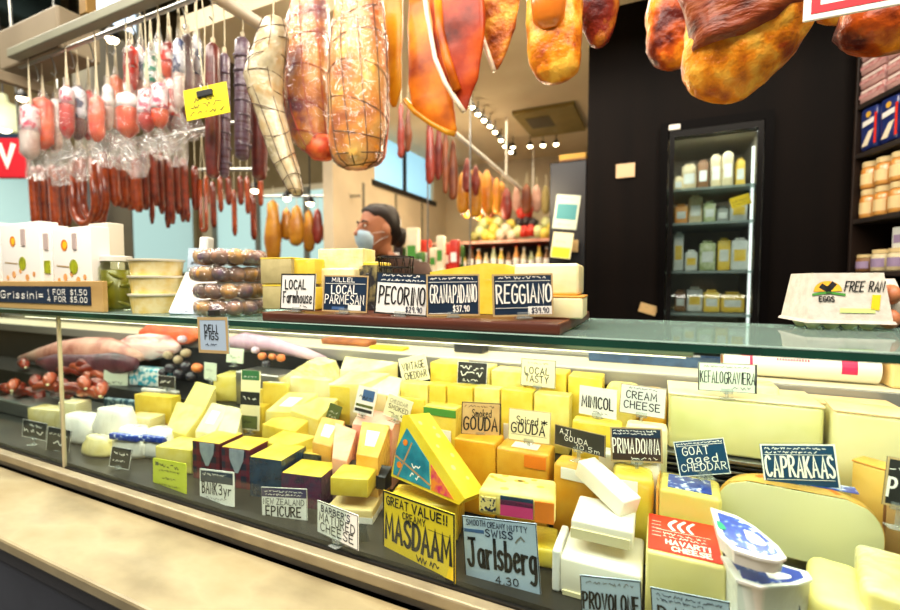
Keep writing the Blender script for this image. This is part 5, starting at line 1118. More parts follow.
t, L_ = hang('hanging_ham', 'rounded smoked ham with smooth orange front hanging beside the cream wall', 'ham', [(-16, 528, 580), (20, 527, 581), (45, 528, 581), (62, 530, 580), (74, 536, 577), (83, 547, 566)], 1.30, .7, FATG, GH, seed=8, sq=2.8)
q = [at_y(px, py, 1.30) - Vector(t.location) for px, py in ((553, -8), (553, 12), (553, 30), (554, 38))]
MB().loft([(q[0].x, -.055, q[0].z, .045, .03), (q[1].x, -.055, q[1].z, .047, .03), (q[2].x, -.055, q[2].z, .042, .026), (q[3].x, -.05, q[3].z, .02, .012)], 16, sq=2.6).build('smooth_skin', M('skin_orange', 'c86a14', 'dd8a22', scale=6, rough=.25, coat=.6), t, True)
hang('hanging_ham', 'small dark red smoked ham end beside the black wall', 'ham', [(-16, 577, 618), (8, 577, 618), (24, 580, 615), (36, 587, 611), (47, 593, 606)], 1.42, .8, M('ham_darkred', '3c0e10', '7a2416', 'd08a2a', scale=10, detail=6, spec=.22, rough=.42, coat=.12, bump=1, bdist=.01), GH, seed=12)
hang('hanging_ham', 'golden brown smoked ham hanging before the black wall', 'ham', [(-16, 653, 702), (10, 649, 704), (36, 648, 701), (52, 651, 695), (62, 655, 690), (69, 663, 683)], 1.47, .8, HAM, GH, seed=14, amp=.009)
t, L_ = hang('hanging_ham', 'largest smoked ham with folded brown skin above the fridge', 'ham', [(-16, 693, 806), (16, 692, 804), (40, 690, 797), (58, 688, 786), (72, 688, 776), (86, 694, 762), (96, 704, 748), (103, 718, 738)], 1.28, .7, FATG, GH, seed=16, amp=.009)
q = [at_y(px, py, 1.28) - Vector(t.location) for px, py in ((748, -14), (748, 8), (742, 28), (730, 44), (718, 56))]
MB().loft([(v.x, -.035, v.z, a, .075) for v, a in zip(q, (.148, .140, .115, .085, .05))], 26, amp=.012, fr=26, seed=5).build('folded_skin', SKIN, t, True)
hang('hanging_ham', 'small piece of smoked ham showing below the red bordered sign', 'ham', [(-6, 812, 858), (10, 816, 856), (17, 820, 852), (24, 830, 844)], 1.56, .8, FATG, GH, seed=18)
hang('hanging_ham', 'smoked ham hanging behind the red bordered sign', 'ham', [(-10, 862, 920), (8, 850, 925), (28, 845, 925), (42, 856, 920), (53, 875, 905)], 1.36, .8, HAM, GH, seed=20, amp=.009)
# red bordered sign
mat_, w_, h_ = frame_of((803, 22), (960, -7), (801, -70), 1.12, 0, 0)
t = thing('hanging_sign', 'white sign with red border hanging above the far end of the counter', 'sign'); t.matrix_world = mat_
MB().rbox((-w_ / 2, 0, 0), (w_ / 2, .006, h_), .002).build('panel', CARD['white'], t)
m_ = .012; b = .014; X0, X1, Z0, Z1 = -w_ / 2 + m_, w_ / 2 - m_, m_, h_ - m_; mb = MB()
for a0, a1 in (((X0, -.001, Z0), (X1, 0, Z0 + b)), ((X0, -.001, Z1 - b), (X1, 0, Z1)), ((X0, -.001, Z0 + b), (X0 + b, 0, Z1 - b)), ((X1 - b, -.001, Z0 + b), (X1, 0, Z1 - b))): mb.box(a0, a1)
mb.build('red_border', CARD['red'], t)
for sx in (-.35, .35): MB().tube([(w_ * sx, .003, h_), (w_ * sx, .003, h_ + .3)], .002, 6).build('wire', m_steel, t)
# dark salamis on the pale rail
GSAL = 'dark salamis on the pale rail'
SAL = M('salami_brown', '4a1510', '6a241a', scale=20, rough=.4, coat=.4, bump=.2)
SALP = M('salami_purple', '4a2830', '685466', '4a1c1c', scale=16, stretch=(.4, .4, 3), rough=.35, film=.5)
for i, (x0, x1, y0, y1, mt, s) in enumerate([(206, 220, 44, 178, SAL, 'brown salami partly behind the yellow card, first on the rail'), (219, 230, 54, 178, SALP, 'slim purple banded salami behind the yellow card, second on the rail'), (235, 250, 38, 160, SALP, 'thick purple banded salami with bare top, third on the rail'), (252, 267, 62, 180, SAL, 'dark red salami nearest the netted shank, last on the rail')]):
    c = at_x((x0 + x1) / 2, 90, -1.44)
    hw = (x1 - x0) / 2
    t, L_ = hang('salami', s, 'salami', [(y0, (x0 + x1) / 2 - hw * .5, (x0 + x1) / 2 + hw * .5), (y0 + 4, x0 + .5, x1 - .5), (y0 + 40, x0, x1), (y1 - 30, x0, x1), (y1 - 4, x0 + 1, x1 - 1), (y1, x0 + 3, x1 - 3)], 0, 1, mt, GSAL, X=-1.44, rail=2.41, amp=.002, seed=i, n=16)
    mb = MB()
    for k in range(7):
        z = L_[0][2] * (.12 + .12 * k); mb.lathe([(L_[8][3] + .001, z - .004), (L_[8][3] + .002, z), (L_[8][3] + .001, z + .004)], 16, Matrix.Translation((L_[8][0] + (L_[0][0] - L_[8][0]) * .3, L_[8][1], 0)), caps=False)
    if mt is SALP: mb.build('printed_band', M('band_mauve', '66586a', '4a363e', scale=30, rough=.4), t)
    MB().tube([(L_[0][0], L_[0][1], L_[0][2] - .01), (L_[0][0], L_[0][1], L_[0][2] + .02)], .008, 8).build('tied_end', m_string, t)
# yellow card on a bulldog clip
t = card('yellow handwritten card hanging on a black bulldog clip', (187, 121), (230, 112), (183, 91), 1.02, 4, 0, 'lemon', None, .001, [('~', .3, .74, .4, .09, 'k'), ('~', .22, .52, .56, .15, 'k'), ('~', .12, .33, .76, .14, 'k'), ('~', .1, .1, .4, .15, 'k'), ('~', .55, .1, .38, .16, 'k')], stand=None, group=None)
hh = (t.matrix_world.inverted() @ at_y(205, 86, 1.02)).z
MB().rbox((-.03, -.006, hh - .022), (.028, .008, hh), .003).build('bulldog_clip', INK, t)
MB().tube([(-.012, 0, hh), (-.014, 0, hh + .02), (.012, 0, hh + .02), (.012, 0, hh)], .0015, 5).build('clip_loop', m_steel, t)
MB().tube([(0, 0, hh + .01), (.03, 0, hh + .2), (.035, 0, hh + .42)], .002, 5).build('string', m_string, t); MB().tube([(0, 0, hh + .01), (-.002, 0, hh + .2), (.035, 0, hh + .42)], .002, 5).build('string', m_string, t)
# wrapped sausage packs along the thin rail
GP = 'wrapped sausages along the thin rail'
m_cols = {'o': M('chorizo_orange', 'd83400', 'f26006', scale=22, rough=.3, film=.8), 'r': M('chorizo_red', 'b01004', 'd82c0c', scale=22, rough=.3, film=.8), 'd': M('sausage_dark', '4a1014', '6e2420', scale=22, rough=.3, film=.8), 'w': M('sausage_white', 'e0d2c8', 'c08a7c', scale=14, rough=.3, film=.9), 'c': M('sausage_cabanossi', 'e05a06', 'f4801a', scale=22, rough=.3, film=.8)}
SL = {'g': M('sleeve_green', 'e8eeea', '1f8a6a', scale=36, detail=1, stretch=(1, 1, 2), rough=.3, film=.6, lo=.46, hi=.54), 'p': M('sleeve_pink', 'eed8dc', 'd8526a', scale=36, detail=1, rough=.3, film=.6, lo=.48, hi=.6), 'r': M('sleeve_red', 'd8301c', 'f0e4dc', scale=30, detail=1, rough=.3, film=.6, lo=.5, hi=.6), 'u': M('sleeve_blue', 'd8dce8', '2a3a6a', scale=36, detail=1, rough=.3, film=.6, lo=.48, hi=.56), 'w': M('sleeve_white', 'ece4e2', 'f4f0ee', scale=20, rough=.3, film=.8)}
packs = [(30, 14, 104, 160, 'w', 'p', .5), (43, 16, 97, 150, 'o', None, 0), (56, 11, 98, 152, 'w', 'w', .6), (67, 11, 86, 138, 'r', 'p', .4), (78, 12, 86, 140, 'd', 'u', .55), (89, 10, 90, 140, 'r', None, 0), (97, 12, 96, 142, 'o', None, 0), (108, 9, 84, 130, 'w', 'w', .5), (116, 12, 75, 128, 'c', None, 0), (128, 17, 92, 138, 'o', 'w', .35), (131, 11, 46, 92, 'r', 'r', .5), (141, 10, 46, 104, 'w', 'u', .6), (147, 14, 88, 132, 'r', 'p', .6), (151, 11, 50, 90, 'w', 'g', .9), (159, 10, 42, 84, 'w', 'g', .9), (160, 13, 82, 128, 'o', 'p', .55), (169, 13, 42, 80, 'o', 'r', .6), (172, 14, 78, 132, 'd', 'r', .7), (179, 9, 38, 110, 'w', 'u', .5), (187, 11, 34, 120, 'd', None, 0), (196, 9, 36, 116, 'd', 'u', .5)]
for i, (px, wd, y0, y1, c_, sl, fr_) in enumerate(packs):
    wd *= 1.22
    Y = 1.12 + (.05 if y0 < 60 else 0) + .055 * (i % 3)
    desc = {'o': 'orange', 'r': 'red', 'd': 'dark red', 'w': 'pale', 'c': 'slim orange'}[c_] + {'g': ' sausage with green printed sleeve', 'p': ' sausage with pink printed sleeve', 'r': ' sausage with red printed sleeve', 'u': ' sausage with blue printed sleeve', 'w': ' sausage with white sleeve', None: ' sausage without a sleeve'}[sl]
    x0, x1 = px - wd / 2, px + wd / 2
    t, L_ = hang('wrapped_sausage', '%s, %s along the thin rail from the hall' % (desc, nth(i) if i < 20 else 'last'), 'sausage', [(y0, px - 1.5, px + 1.5), (y0 + 5, x0 + 1, x1 - 1), ((y0 + y1) / 2, x0, x1), (y1 - 8, x0 + .5, x1 - .5), (y1, px - 3, px + 3)], Y, .9, m_cols[c_], GP, rail=2.43, amp=.003, seed=i, n=14)
    n_ = len(L_)
    if sl:
        a = int(n_ * .12); b = max(a + 2, int(n_ * (.12 + fr_ * .8)))
        MB().loft([(x, y, z, r1 + .0025, r2 + .0025) for x, y, z, r1, r2 in L_[a:b + 1]], 14).build('printed_sleeve', SL[sl], t, True)
    MB().loft([(L_[0][0], L_[0][1], L_[0][2] + .03, .012, .01)] + [(x, y, z, r1 + .004, r2 + .004) for x, y, z, r1, r2 in L_[1:]] + [(L_[-1][0], L_[-1][1], L_[-1][2] - .05, .045, .012), (L_[-1][0] + .012, L_[-1][1], L_[-1][2] - .085, .06, .006)], 14, amp=.009, fr=26, seed=i * 3).build('plastic_bag', PLAST2, t, True)
    MB().tube([(L_[0][0] - .012, L_[0][1], L_[0][2]), (0, 0, L_[0][2] + .14)], .002, 5).build('string', m_string, t)
    MB().tube([(L_[0][0] + .012, L_[0][1], L_[0][2]), (0, 0, L_[0][2] + .14)], .002, 5).build('string', m_string, t)
# loose empty bag bottoms
for i, (px, py, s) in enumerate([(38, 165, 30), (58, 168, 34), (80, 166, 30), (104, 150, 34), (120, 152, 34), (136, 158, 40), (160, 144, 30), (178, 150, 30)]):
    p = at_y(px, py, 1.19); k = s * px_size(p)
    o = MB().loft([(0, 0, k * .5, k * .35, .012), (0, 0, k * .2, k * .5, .03), (0, 0, -k * .2, k * .45, .035), (k * .1, 0, -k * .5, k * .35, .01)], 16, amp=.03, fr=18, seed=i + 30).build('hanging_bag', PLAST2, None, True); o.location = p
    tag(o, 'crumpled clear bag tail below the wrapped sausages, %s from the hall' % nth(i), 'plastic bag', 'crumpled bag tails under the wrapped sausages')
# smoked kabana sticks and loops on the rear rail
GK = 'smoked red sausages on the rear rail'
KAB = M('kabana', '742404', 'ae480e', scale=26, rough=.3, coat=.6, bump=.15); KAB2 = M('kabana_dark', '541604', '8c300c', scale=26, rough=.3, coat=.6, bump=.15)
def stick(px, y0, y1, wd, Y, mat, label, rail=2.19, bend=.0):
    a, b = at_y(px, y0, Y), at_y(px, y1, Y); r_ = wd / 2 * px_size(a)
    t = thing('smoked_sausage', label, 'sausage', b, 0, GK)
    h = a.z - b.z; n = 9
    MB().tube([(bend * math.sin(math.pi * k / n) + bend * 2 * k / n, 0, h * k / n) for k in range(n + 1)], [r_ * (.5 if k in (0, n) else 1) for k in range(n + 1)], 10).build('casing', mat, t, True)
    MB().tube([(bend * 2, 0, h), (bend * 2, 0, max(h + .01, rail - b.z))], .002, 5).build('string', m_string, t)
    return t
sticks = [(37, 166, 228, 7), (43, 165, 229, 7), (50, 166, 230, 7), (57, 164, 230, 7), (63, 166, 228, 6), (68, 166, 226, 6), (117, 156, 206, 8), (124, 154, 208, 8), (131, 156, 210, 8), (139, 158, 212, 8), (146, 150, 210, 6), (152, 148, 224, 4), (157, 150, 206, 5), (162, 152, 214, 5), (168, 154, 228, 5), (173, 158, 224, 5), (178, 156, 214, 5), (183, 158, 222, 5), (188, 160, 222, 5), (196, 166, 210, 6)]
for i, (px, y0, y1, wd) in enumerate(sticks):
    wd *= 1.25
    stick(px, y0, y1, wd, 1.60 + .05 * (i % 3), KAB if i < 10 else KAB2, '%s smoked sausage stick, %s from the hall end of the rear rail' % ('thick red' if i < 10 else 'thin dark red', nth(i)), bend=.006 * ((i % 3) - 1))
for i, (x0, x1, y0, y1, wd) in enumerate([(71, 113, 158, 230, 8), (76, 115, 156, 221, 6.5), (66, 104, 160, 224, 7), (200, 208, 180, 231, 3.5)]):
    Y = 1.60 - .05 * i if i < 3 else 1.66
    c = at_y((x0 + x1) / 2, y1, Y); k = px_size(c); hw = (x1 - x0) / 2 * k; h = (y1 - y0) * k
    t = thing('hanging_sausage_loop', ['outer thick red sausage loop on the rear rail', 'middle thick red sausage loop on the rear rail', 'inner thick red sausage loop on the rear rail', 'thin dark sausage loop beside the small blue card'][i], 'sausage', c, 0, GK)
    pts = [(-hw * .9, 0, h)] + [(-hw * math.cos(a * math.pi / 12), .0, hw * 1.1 - hw * 1.1 * math.sin(a * math.pi / 12)) for a in range(13)] + [(hw * .9, 0, h)]
    MB().tube(pts, wd / 2 * k, 10).build('casing', KAB, t, True)
    MB().tube([(-hw * .9, 0, h), (0, 0, max(h + .05, 2.19 - c.z)), (hw * .9, 0, h)], .002, 5).build('string', m_string, t)
# third rank further into the shop
for i, px in enumerate([207, 214, 221, 229, 235, 241, 248, 254, 261]):
    y0, y1 = (185, 228, 212, 205, 236, 198, 214, 240, 206)[i] - 46, (185, 228, 212, 205, 236, 198, 214, 240, 206)[i]
    stick(px, max(y0, 176), max(y1, 205), 6 if i % 2 else 5, 2.3, KAB2 if i % 2 else KAB, 'dark red sausage in the bunch before the teal windows, %s counted towards the shop' % nth(i), rail=2.3)
tag(MB().tube([at_y(196, 178, 2.3) + Vector((0, 0, .06)), at_y(268, 178, 2.3) + Vector((0, 0, .06))], .012, 8).build('sausage_rail', m_steel), 'steel rail holding the dark red sausage bunch before the windows', 'rail')
# ================================================================== BACK OF THE SHOP
# --- fridge contents
F_C = {'p': M('pack_pale', 'd9cda6', 'c0ae84', scale=26, rough=.5), 'y': M('pack_yellow', 'e2b92e', 'edd066', scale=26, rough=.45), 'w': M('pack_white', 'dfe3dc', 'c7ccc6', scale=26, rough=.45), 'b': M('pack_brown', '8a6238', '6e4a28', scale=26, rough=.5),
       'g': M('pack_green', '8a9a54', 'cfd4b4', scale=30, rough=.5), 'k': M('pack_black', '2a2622', '40382f', scale=30, rough=.5), 'o': M('pack_orange', 'd9822c', 'e8b064', scale=30, rough=.5), 't': M('pack_grey', 'a6aaa2', '8d918a', scale=30, rough=.5)}
CN = {'p': 'pale', 'y': 'yellow', 'w': 'white', 'b': 'brown', 'g': 'green', 'k': 'black', 'o': 'orange', 't': 'grey'}
frd = [(0, [(674, 178, 683, 'p'), (682, 166, 697, 'p'), (698, 162, 709, 'b'), (711, 156, 722, 'p'), (723, 153, 734, 'p'), (736, 160, 746, 'y')]),
       (1, [(675, 206, 688, 'o'), (689, 197, 703, 'p'), (704, 203, 716, 'g'), (717, 208, 729, 't'), (731, 200, 748, 'w')]),
       (2, [(674, 234, 684, 'w'), (685, 252, 698, 'w'), (700, 243, 716, 'g'), (718, 240, 731, 'y'), (732, 240, 749, 'w')]),
       (3, [(675, 292, 686, 'b'), (687, 289, 703, 'w'), (704, 292, 720, 'y'), (721, 294, 745, 'y')])]
sn = ['top', 'second', 'third', 'bottom']
for r_, items in frd:
    for i, (x0, y0, x1, c_) in enumerate(items):
        Y = 2.64 + .03 * (i % 2)
        base, w, h = block_frame((x0, y0), x1, Y, FZ[r_] + .003, 0)
        x0l, x1l = base.x - w / 2, base.x + w / 2
        t = thing('food_packet', '%s packet on the %s shelf of the fridge, %s from the column side' % (CN[c_], sn[r_], nth(i)), 'packet', base, 0, 'packets inside the fridge')
        MB().rbox((-w / 2, 0, 0), (w / 2, .06, h - .002), .006, jig=.002).build('packet', F_C[c_], t, 'auto')
        MB().box((-w * .35, -.0012, h * .3), (w * .35, .001, h * .68)).build('label', F_C['w' if c_ != 'w' else 'y'], t)
        MB().rbox((-w * .3, .02, h - .002), (w * .3, .04, h + .012), .003).build('folded_top', F_C[c_], t)
t = card('yellow price tag on the second fridge shelf edge', (732, 209), (752, 203), (735, 197), 2.535, 0, 0, 'yellow', None, .001, [('~', .1, .5, .7, .16, 'k'), ('~', .1, .2, .6, .12, 'k')], stand=None, group=None)
# --- notices on the black wall
tag(MB().rbox((at_y(616, 170, 2.49).x, 2.488, at_y(616, 178.5, 2.49).z), (at_y(635, 170, 2.49).x, 2.4985, at_y(616, 164.5, 2.49).z), .002).build('wall_plate_sign', M('plate_beige', 'cfae86', rough=.5)), 'beige blank plate on the black wall left of the fridge', 'plate')
t = card('small orange tag stuck low on the black wall beside the fridge', (638, 311), (655, 316), (641, 302), 2.494, 0, 0, 'kraft', None, .001, [('~', .3, .6, .2, .1, 'k')], stand=None, group=None)
p0, p1, p2 = at_y(549, 250, 2.72), at_y(586, 250, 2.72), at_y(549, 163, 2.72)
t = thing('black_cupboard', 'black cupboard standing beside the black wall with notices on it', 'cupboard', ((p0.x + p1.x) / 2, 2.72, 0)); w = (p1.x - p0.x) / 2
MB().rbox((-w, 0, 0), (w, .3, p2.z), .004).build('carcass', m_black, t); MB().rbox((-w + .004, -.012, .1), (w - .004, 0, p2.z - .01), .003).build('door', M('door_navy_black', '12141a', rough=.4), t)
q0, q1 = at_y(559, 163, 2.80), at_y(586, 152, 2.80)
t = thing('carton', 'yellow carton on top of the black cupboard', 'carton', ((q0.x + q1.x) / 2, 2.80, p2.z + .0005))
MB().rbox(((q0.x - q1.x) / 2, 0, 0), ((q1.x - q0.x) / 2, .15, max(.05, q1.z - p2.z)), .003).build('box', M('carton_yellow', 'd0a02e', rough=.5), t); MB().box(((q0.x - q1.x) / 2, -.001, .02), ((q1.x - q0.x) / 2, 0, .03)).build('tape', RIND_B, t)
t = card('white notice with teal middle on the black cupboard', (552, 228), (576, 230), (552, 194), 2.70, 0, 0, 'pale', None, .001, [('~', .2, .86, .6, .05, 'g'), ('~', .2, .1, .6, .05, 'g')], stand=None, group=None, bands=[(.1, .92, .28, .74, 'teal2')] if 'teal2' in CARD else [(.1, .92, .28, .74, 'band')])
t = card('leaflet with green foot in a holder below the teal notice', (550, 257), (570, 259), (556, 232), 2.62, 0, 4, 'cream', None, .001, [('~', .2, .6, .5, .08, 'k')], stand=None, group=None, bands=[(.05, .95, .02, .42, 'lime')])
t = card('small pink card beside the leaflet on the cupboard', (569, 252), (578, 252), (569, 240), 2.69, 0, 0, 'kraft', None, .001, [('~', .2, .5, .5, .1, 'k')], stand=None, group=None)
# --- goods shelf at the far end of the counter, turned towards the shop
t = thing('goods_shelf', 'dark shelf unit of jars and packets beside the fridge wall', 'shelf unit', (.735, 2.425, 0), R(-74))
SW = .42
pn = Vector((-.961, -.276, 0)); po = Vector((.735, 2.425, 0))
sz_ = lambda px, py: at_plane(px, py, po, pn).z
zs = [sz_(857, 272), sz_(857, 219), sz_(857, 154), sz_(857, 106)]
m_sh = M('shelf_dark', '1d1613', '2a201a', scale=8, rough=.5)
for z in zs: MB().rbox((0, 0, z - .02), (SW, .2, z), .003).build('shelf', m_sh, t)
MB().rbox((-.012, -.004, 0), (0, .2, 2.5), .003).build('side_panel', M('shelf_side', '241812', '1a120e', scale=6, rough=.5, spec=.2), t); MB().rbox((SW, 0, 0), (SW + .02, .2, 2.5), .003).build('side_panel', m_sh, t)
MB().box((0, .19, 0), (SW, .2, 2.5)).build('back_panel', M('shelf_back', '0c0908', rough=.7), t)
SM = Matrix.Translation((.735, 2.425, 0)) @ Matrix.Rotation(R(-74), 4, 'Z')
def onshelf(name, label, cat, x, y, z, group):
    p = SM @ Vector((x, y, z)); return thing(name, label, cat, p, R(-74), group)
jar_glass = M('jar_orange', 'c98232', 'dc9e4e', scale=22, rough=.3, coat=.7)
for lv, (z, hh) in enumerate(((zs[1], .115), (zs[1] + .119, .108))):
    for k in range(5):
        t = onshelf('preserve_jar', 'orange preserve jar in the %s row on the jar shelf, %s from the fridge wall' % (('lower', 'upper')[lv], nth(k)), 'jar', .036 + .073 * k, .04, z + .0008, 'orange preserve jars on the goods shelf')
        MB().lathe([(.03, 0), (.034, .006), (.034, hh * .68), (.028, hh * .8)], 16).build('jar', jar_glass, t, True)
        MB().lathe([(.031, hh * .8), (.031, hh - .003), (.028, hh)], 16).build('lid', M('lid_gold', 'd8c08a', rough=.3), t, 'auto')
        MB().lathe([(.0345, hh * .15), (.0345, hh * .55)], 8, caps=False, a0=R(-150), a1=R(-30)).build('label', M('label_cream', 'e0c48c', rough=.5), t)
for k in range(4):
    t = onshelf('pasta_packet', 'navy packet with white and gold print, %s from the fridge wall' % nth(k), 'packet', .052 + .10 * k, .008, zs[2] + .0045, 'navy packets on the goods shelf')
    hh = (zs[3] - zs[2]) * .86
    MB().rbox((-.044, 0, 0), (.044, .05, hh), .012, jig=.004).build('packet', M('packet_navy', '16245c', '223478', scale=14, rough=.3, coat=.5), t, 'auto')
    MB().prism([(-.03, hh * .1), (.0, hh * .1), (.03, hh * .45), (.005, hh * .42)], -.002, .002).build('pasta_print', M('print_ivory', 'e8dcc0', rough=.5), t)
    MB().prism([(-.028, hh * .56), (.028, hh * .6), (.028, hh * .72), (-.028, hh * .68)], -.002, .002).build('name_band', L_WHITE, t)
    MB().lathe([(.012, -.002), (.012, .002)], 12, Matrix.Translation((0, 0, hh * .82)) @ Matrix.Rotation(R(90), 4, 'X')).build('gold_badge', M('gold_badge', 'd8a83a', rough=.4), t)
    MB().box((.034, -.0024, hh * .1), (.043, 0, hh * .8)).build('red_stripe', L_RED, t)
for lv in range(4):
    for k in range(3):
        t = onshelf('biscuit_packet', 'pink striped packet, %s in the %s layer on the top shelf' % (nth(k), nth(lv)), 'packet', .066 + .135 * k, .004, zs[3] + .001 + lv * .056, 'pink striped packets on the top shelf')
        MB().rbox((-.062, 0, 0), (.062, .09, .053), .006).build('packet', M('packet_pink', 'c9a09a', 'a87a78', scale=20, rough=.35, coat=.4), t, 'auto')
        MB().box((-.062, -.0012, .02), (.062, 0, .034)).build('label_band', M('band_pinkred', 'a8383c', 'dcb8b4', scale=40, rough=.4), t)
        MB().box((-.05, -.0013, .038), (.05, 0, .046)).build('label_band', M('band_cream', 'e6d8d0', rough=.4), t)
for k, (x, hh, c_, s) in enumerate([(.035, .07, 'b', 'low tan jar on the bottom visible shelf nearest the wall'), (.115, .085, 'p', 'second jar on the bottom visible shelf with purple label'), (.195, .085, 'p', 'third jar on the bottom visible shelf'), (.275, .085, 'b', 'fourth jar on the bottom visible shelf')]):
    t = onshelf('spread_jar', s, 'jar', x, .04, zs[0] + .0008, 'jars on the bottom visible shelf')
    MB().lathe([(.034, 0), (.036, .005), (.036, hh * .75), (.03, hh * .82)], 16).build('jar', F_C[c_], t, True); MB().lathe([(.034, hh * .82), (.034, hh)], 16).build('lid', M('lid_gold', 'd8c08a'), t, 'auto')
    MB().lathe([(.0365, hh * .2), (.0365, hh * .6)], 8, caps=False, a0=R(-150), a1=R(-30)).build('label', M('label_lilac', '9a86a8', rough=.5), t)
t = onshelf('small_carton', 'small white and lilac carton on top of the jars', 'carton', .235, .05, zs[0] + .0865, None)
MB().rbox((-.07, -.02, 0), (.07, .05, .08), .003).build('box', F_C['w'], t); MB().box((-.06, -.0215, .02), (.06, -.02, .05)).build('label', M('label_lilac', '9a86a8'), t)
# --- ceiling track lights
m_bulb = M('bulb', 'ffe9bd', emit=14)
def spot(label, px, py, z, rad, name='spot_lamp', group='ceiling spot lamps', zt=2.8):
    p = at_z(px, py, z)
    t = thing(name, label, 'lamp', p, 0, group)
    MB().ball((0, 0, 0), (rad, rad, rad * .8), 12, 8).build('bulb', m_bulb, t, True)
    MB().lathe([(rad * 1.15, -rad * .1), (rad * 1.2, rad * .6), (rad * .6, rad * 1.6), (rad * .35, rad * 1.8)], 14, caps=False).build('shade', m_dark, t, True)
    MB().tube([(0, 0, rad * 1.6), (0, 0, max(rad * 2, zt - z))], rad * .18, 6).build('stem', m_dark, t)
for i, (px, py) in enumerate([(472, 107), (478, 114), (484, 120), (490, 126), (495, 132), (501, 140), (505, 146), (511, 152), (513, 147)]):
    spot('glowing spot on the slanting ceiling track, %s from the street side' % nth(i), px, py, 2.7, .021)
for i, (px, py) in enumerate([(530, 146), (543, 145), (556, 144)]): spot('glowing spot in the short row near the black cupboard, %s from the track' % nth(i), px, py, 2.7, .024)
a_, b_ = at_z(466, 100, 2.78), at_z(515, 154, 2.78)
tag(MB().tube([a_, b_], .02, 8).build('track_rail', m_dark), 'dark ceiling track that carries the glowing spots', 'rail')
p0, p1 = at_z(512, 112, 2.79), at_z(586, 128, 2.79)
t = thing('ceiling_vent', 'olive ceiling vent cassette above the black cupboard', 'vent', ((p0.x + p1.x) / 2, (p0.y + p1.y) / 2, 2.795)); a, b = abs(p1.x - p0.x) / 2, abs(p1.y - p0.y) / 2
MB().rbox((-a, -b, -.03), (a, b, .004), .004).build('frame', M('vent_olive', '7d6c33', '8c7a3e', scale=6, rough=.6), t); MB().box((-a * .7, -b * .6, -.034), (a * .1, b * .2, -.03)).build('grille', M('vent_dark', '4a4024', rough=.6), t)
for i, (px, py, Y, s) in enumerate([(255, 190, 2.6, 'bright bulb beside the dark sausage bunch'), (287, 198, 3.1, 'bright bulb below the netted shank'), (310, 203, 3.1, 'bright bulb right of the netted shank end')]):
    p = at_y(px, py, Y); spot(s, px, py, p.z, .034, 'pendant_bulb', 'bulbs hanging in the shop', 2.8)
for px, py, Y, s in ((22, 98, 1.9, 'lit lamp behind the hall end of the wrapped sausages'), (112, 39, 1.7, 'lit spot lamp just below the overhead beam')):
    p = at_y(px, py, Y); spot(s, px, py, p.z, .035, 'spot_lamp', None, p.z + .2)
# --- meats hanging in the shop
GM = 'meats hanging inside the shop'
BGY = M('far_meat_gold', 'a8660e', 'dc9a22', scale=7, rough=.45, coat=.3); BGR = M('far_meat_red', '6a160c', '9a3420', scale=8, rough=.45, coat=.3); BGP = M('far_meat_pink', 'c09080', 'd8b0a0', scale=8, rough=.45); BGB = M('far_meat_brown', '5a2410', '8a4a20', scale=8, rough=.45)
far = [(266, 280, 200, 262, BGY, 3.0, 'gold'), (281, 292, 208, 240, BGY, 3.0, 'gold'), (290, 303, 205, 246, BGY, 3.0, 'gold'), (304, 314, 210, 252, BGY, 3.1, 'gold'), (313, 322, 209, 244, BGR, 3.1, 'red'), (323, 330, 214, 244, BGR, 3.1, 'red'), (336, 346, 212, 240, BGY, 3.3, 'gold'), (346, 355, 205, 243, BGY, 3.3, 'gold'),
       (398, 404, 104, 158, BGR, 2.2, 'red'), (405, 411, 108, 152, BGB, 2.2, 'brown'), (426, 434, 118, 184, BGR, 2.5, 'red'), (435, 442, 122, 180, BGR, 2.5, 'red'), (443, 448, 130, 194, BGB, 2.5, 'brown'), (449, 457, 140, 200, BGB, 2.6, 'dark brown'),
       (458, 468, 172, 214, BGY, 3.4, 'gold'), (463, 471, 158, 192, BGR, 3.0, 'red'), (469, 481, 168, 218, BGY, 3.4, 'gold'), (472, 479, 166, 196, BGR, 3.1, 'red'), (482, 492, 170, 216, BGY, 3.6, 'gold'), (493, 500, 178, 214, BGY, 3.8, 'gold'), (502, 511, 188, 220, BGR, 3.8, 'red'), (513, 520, 186, 212, BGP, 4.2, 'pink'), (522, 531, 184, 214, BGB, 4.2, 'brown'), (532, 541, 185, 212, BGP, 4.2, 'pink'), (542, 549, 186, 214, M('far_meat_olive', '8a7a44', rough=.6), 4.2, 'olive'),
       (462, 472, 176, 218, BGY, 3.7, 'gold'), (474, 484, 172, 220, BGY, 3.75, 'gold'), (486, 496, 176, 218, BGB, 3.9, 'brown'), (498, 505, 182, 216, BGY, 4.0, 'gold')]
for i, (x0, x1, y0, y1, mt, Y, c_) in enumerate(far):
    m_ = (x0 + x1) / 2; q = (x1 - x0) / 2 * 1.3; x0, x1 = m_ - q, m_ + q
    zr = at_y(m_, y0, Y).z
    if i < 8: s = '%s meat hanging in the far shop by the bulbs, %s from the teal windows' % (c_, nth(i))
    elif i < 14: s = '%s meat hanging before the shop window, %s from the cream wall' % (c_, nth(i - 8))
    else: s = '%s meat on the long rail inside the shop, %s towards the black cupboard' % (c_, nth(i - 14))
    hang('shop_meat', s, 'meat', [(y0, m_ - 1, m_ + 1), (y0 + 4, m_ - q * .6, m_ + q * .6), (y0 + (y1 - y0) * .6, x0, x1), (y1 - 4, m_ - q * .8, m_ + q * .8), (y1, m_ - q * .4, m_ + q * .4)], Y + .12 * (i % 2), .8, mt, GM, rail=(zr + .12 if i < 8 else 2.78 if i < 14 else 2.3 if Y < 4 else zr + .1), n=14, amp=.008, seed=i, body='meat')
t = thing('ceiling_rail', 'long white rail running into the shop with meats on it', 'rail', (-1.18, 3.4, 2.3))
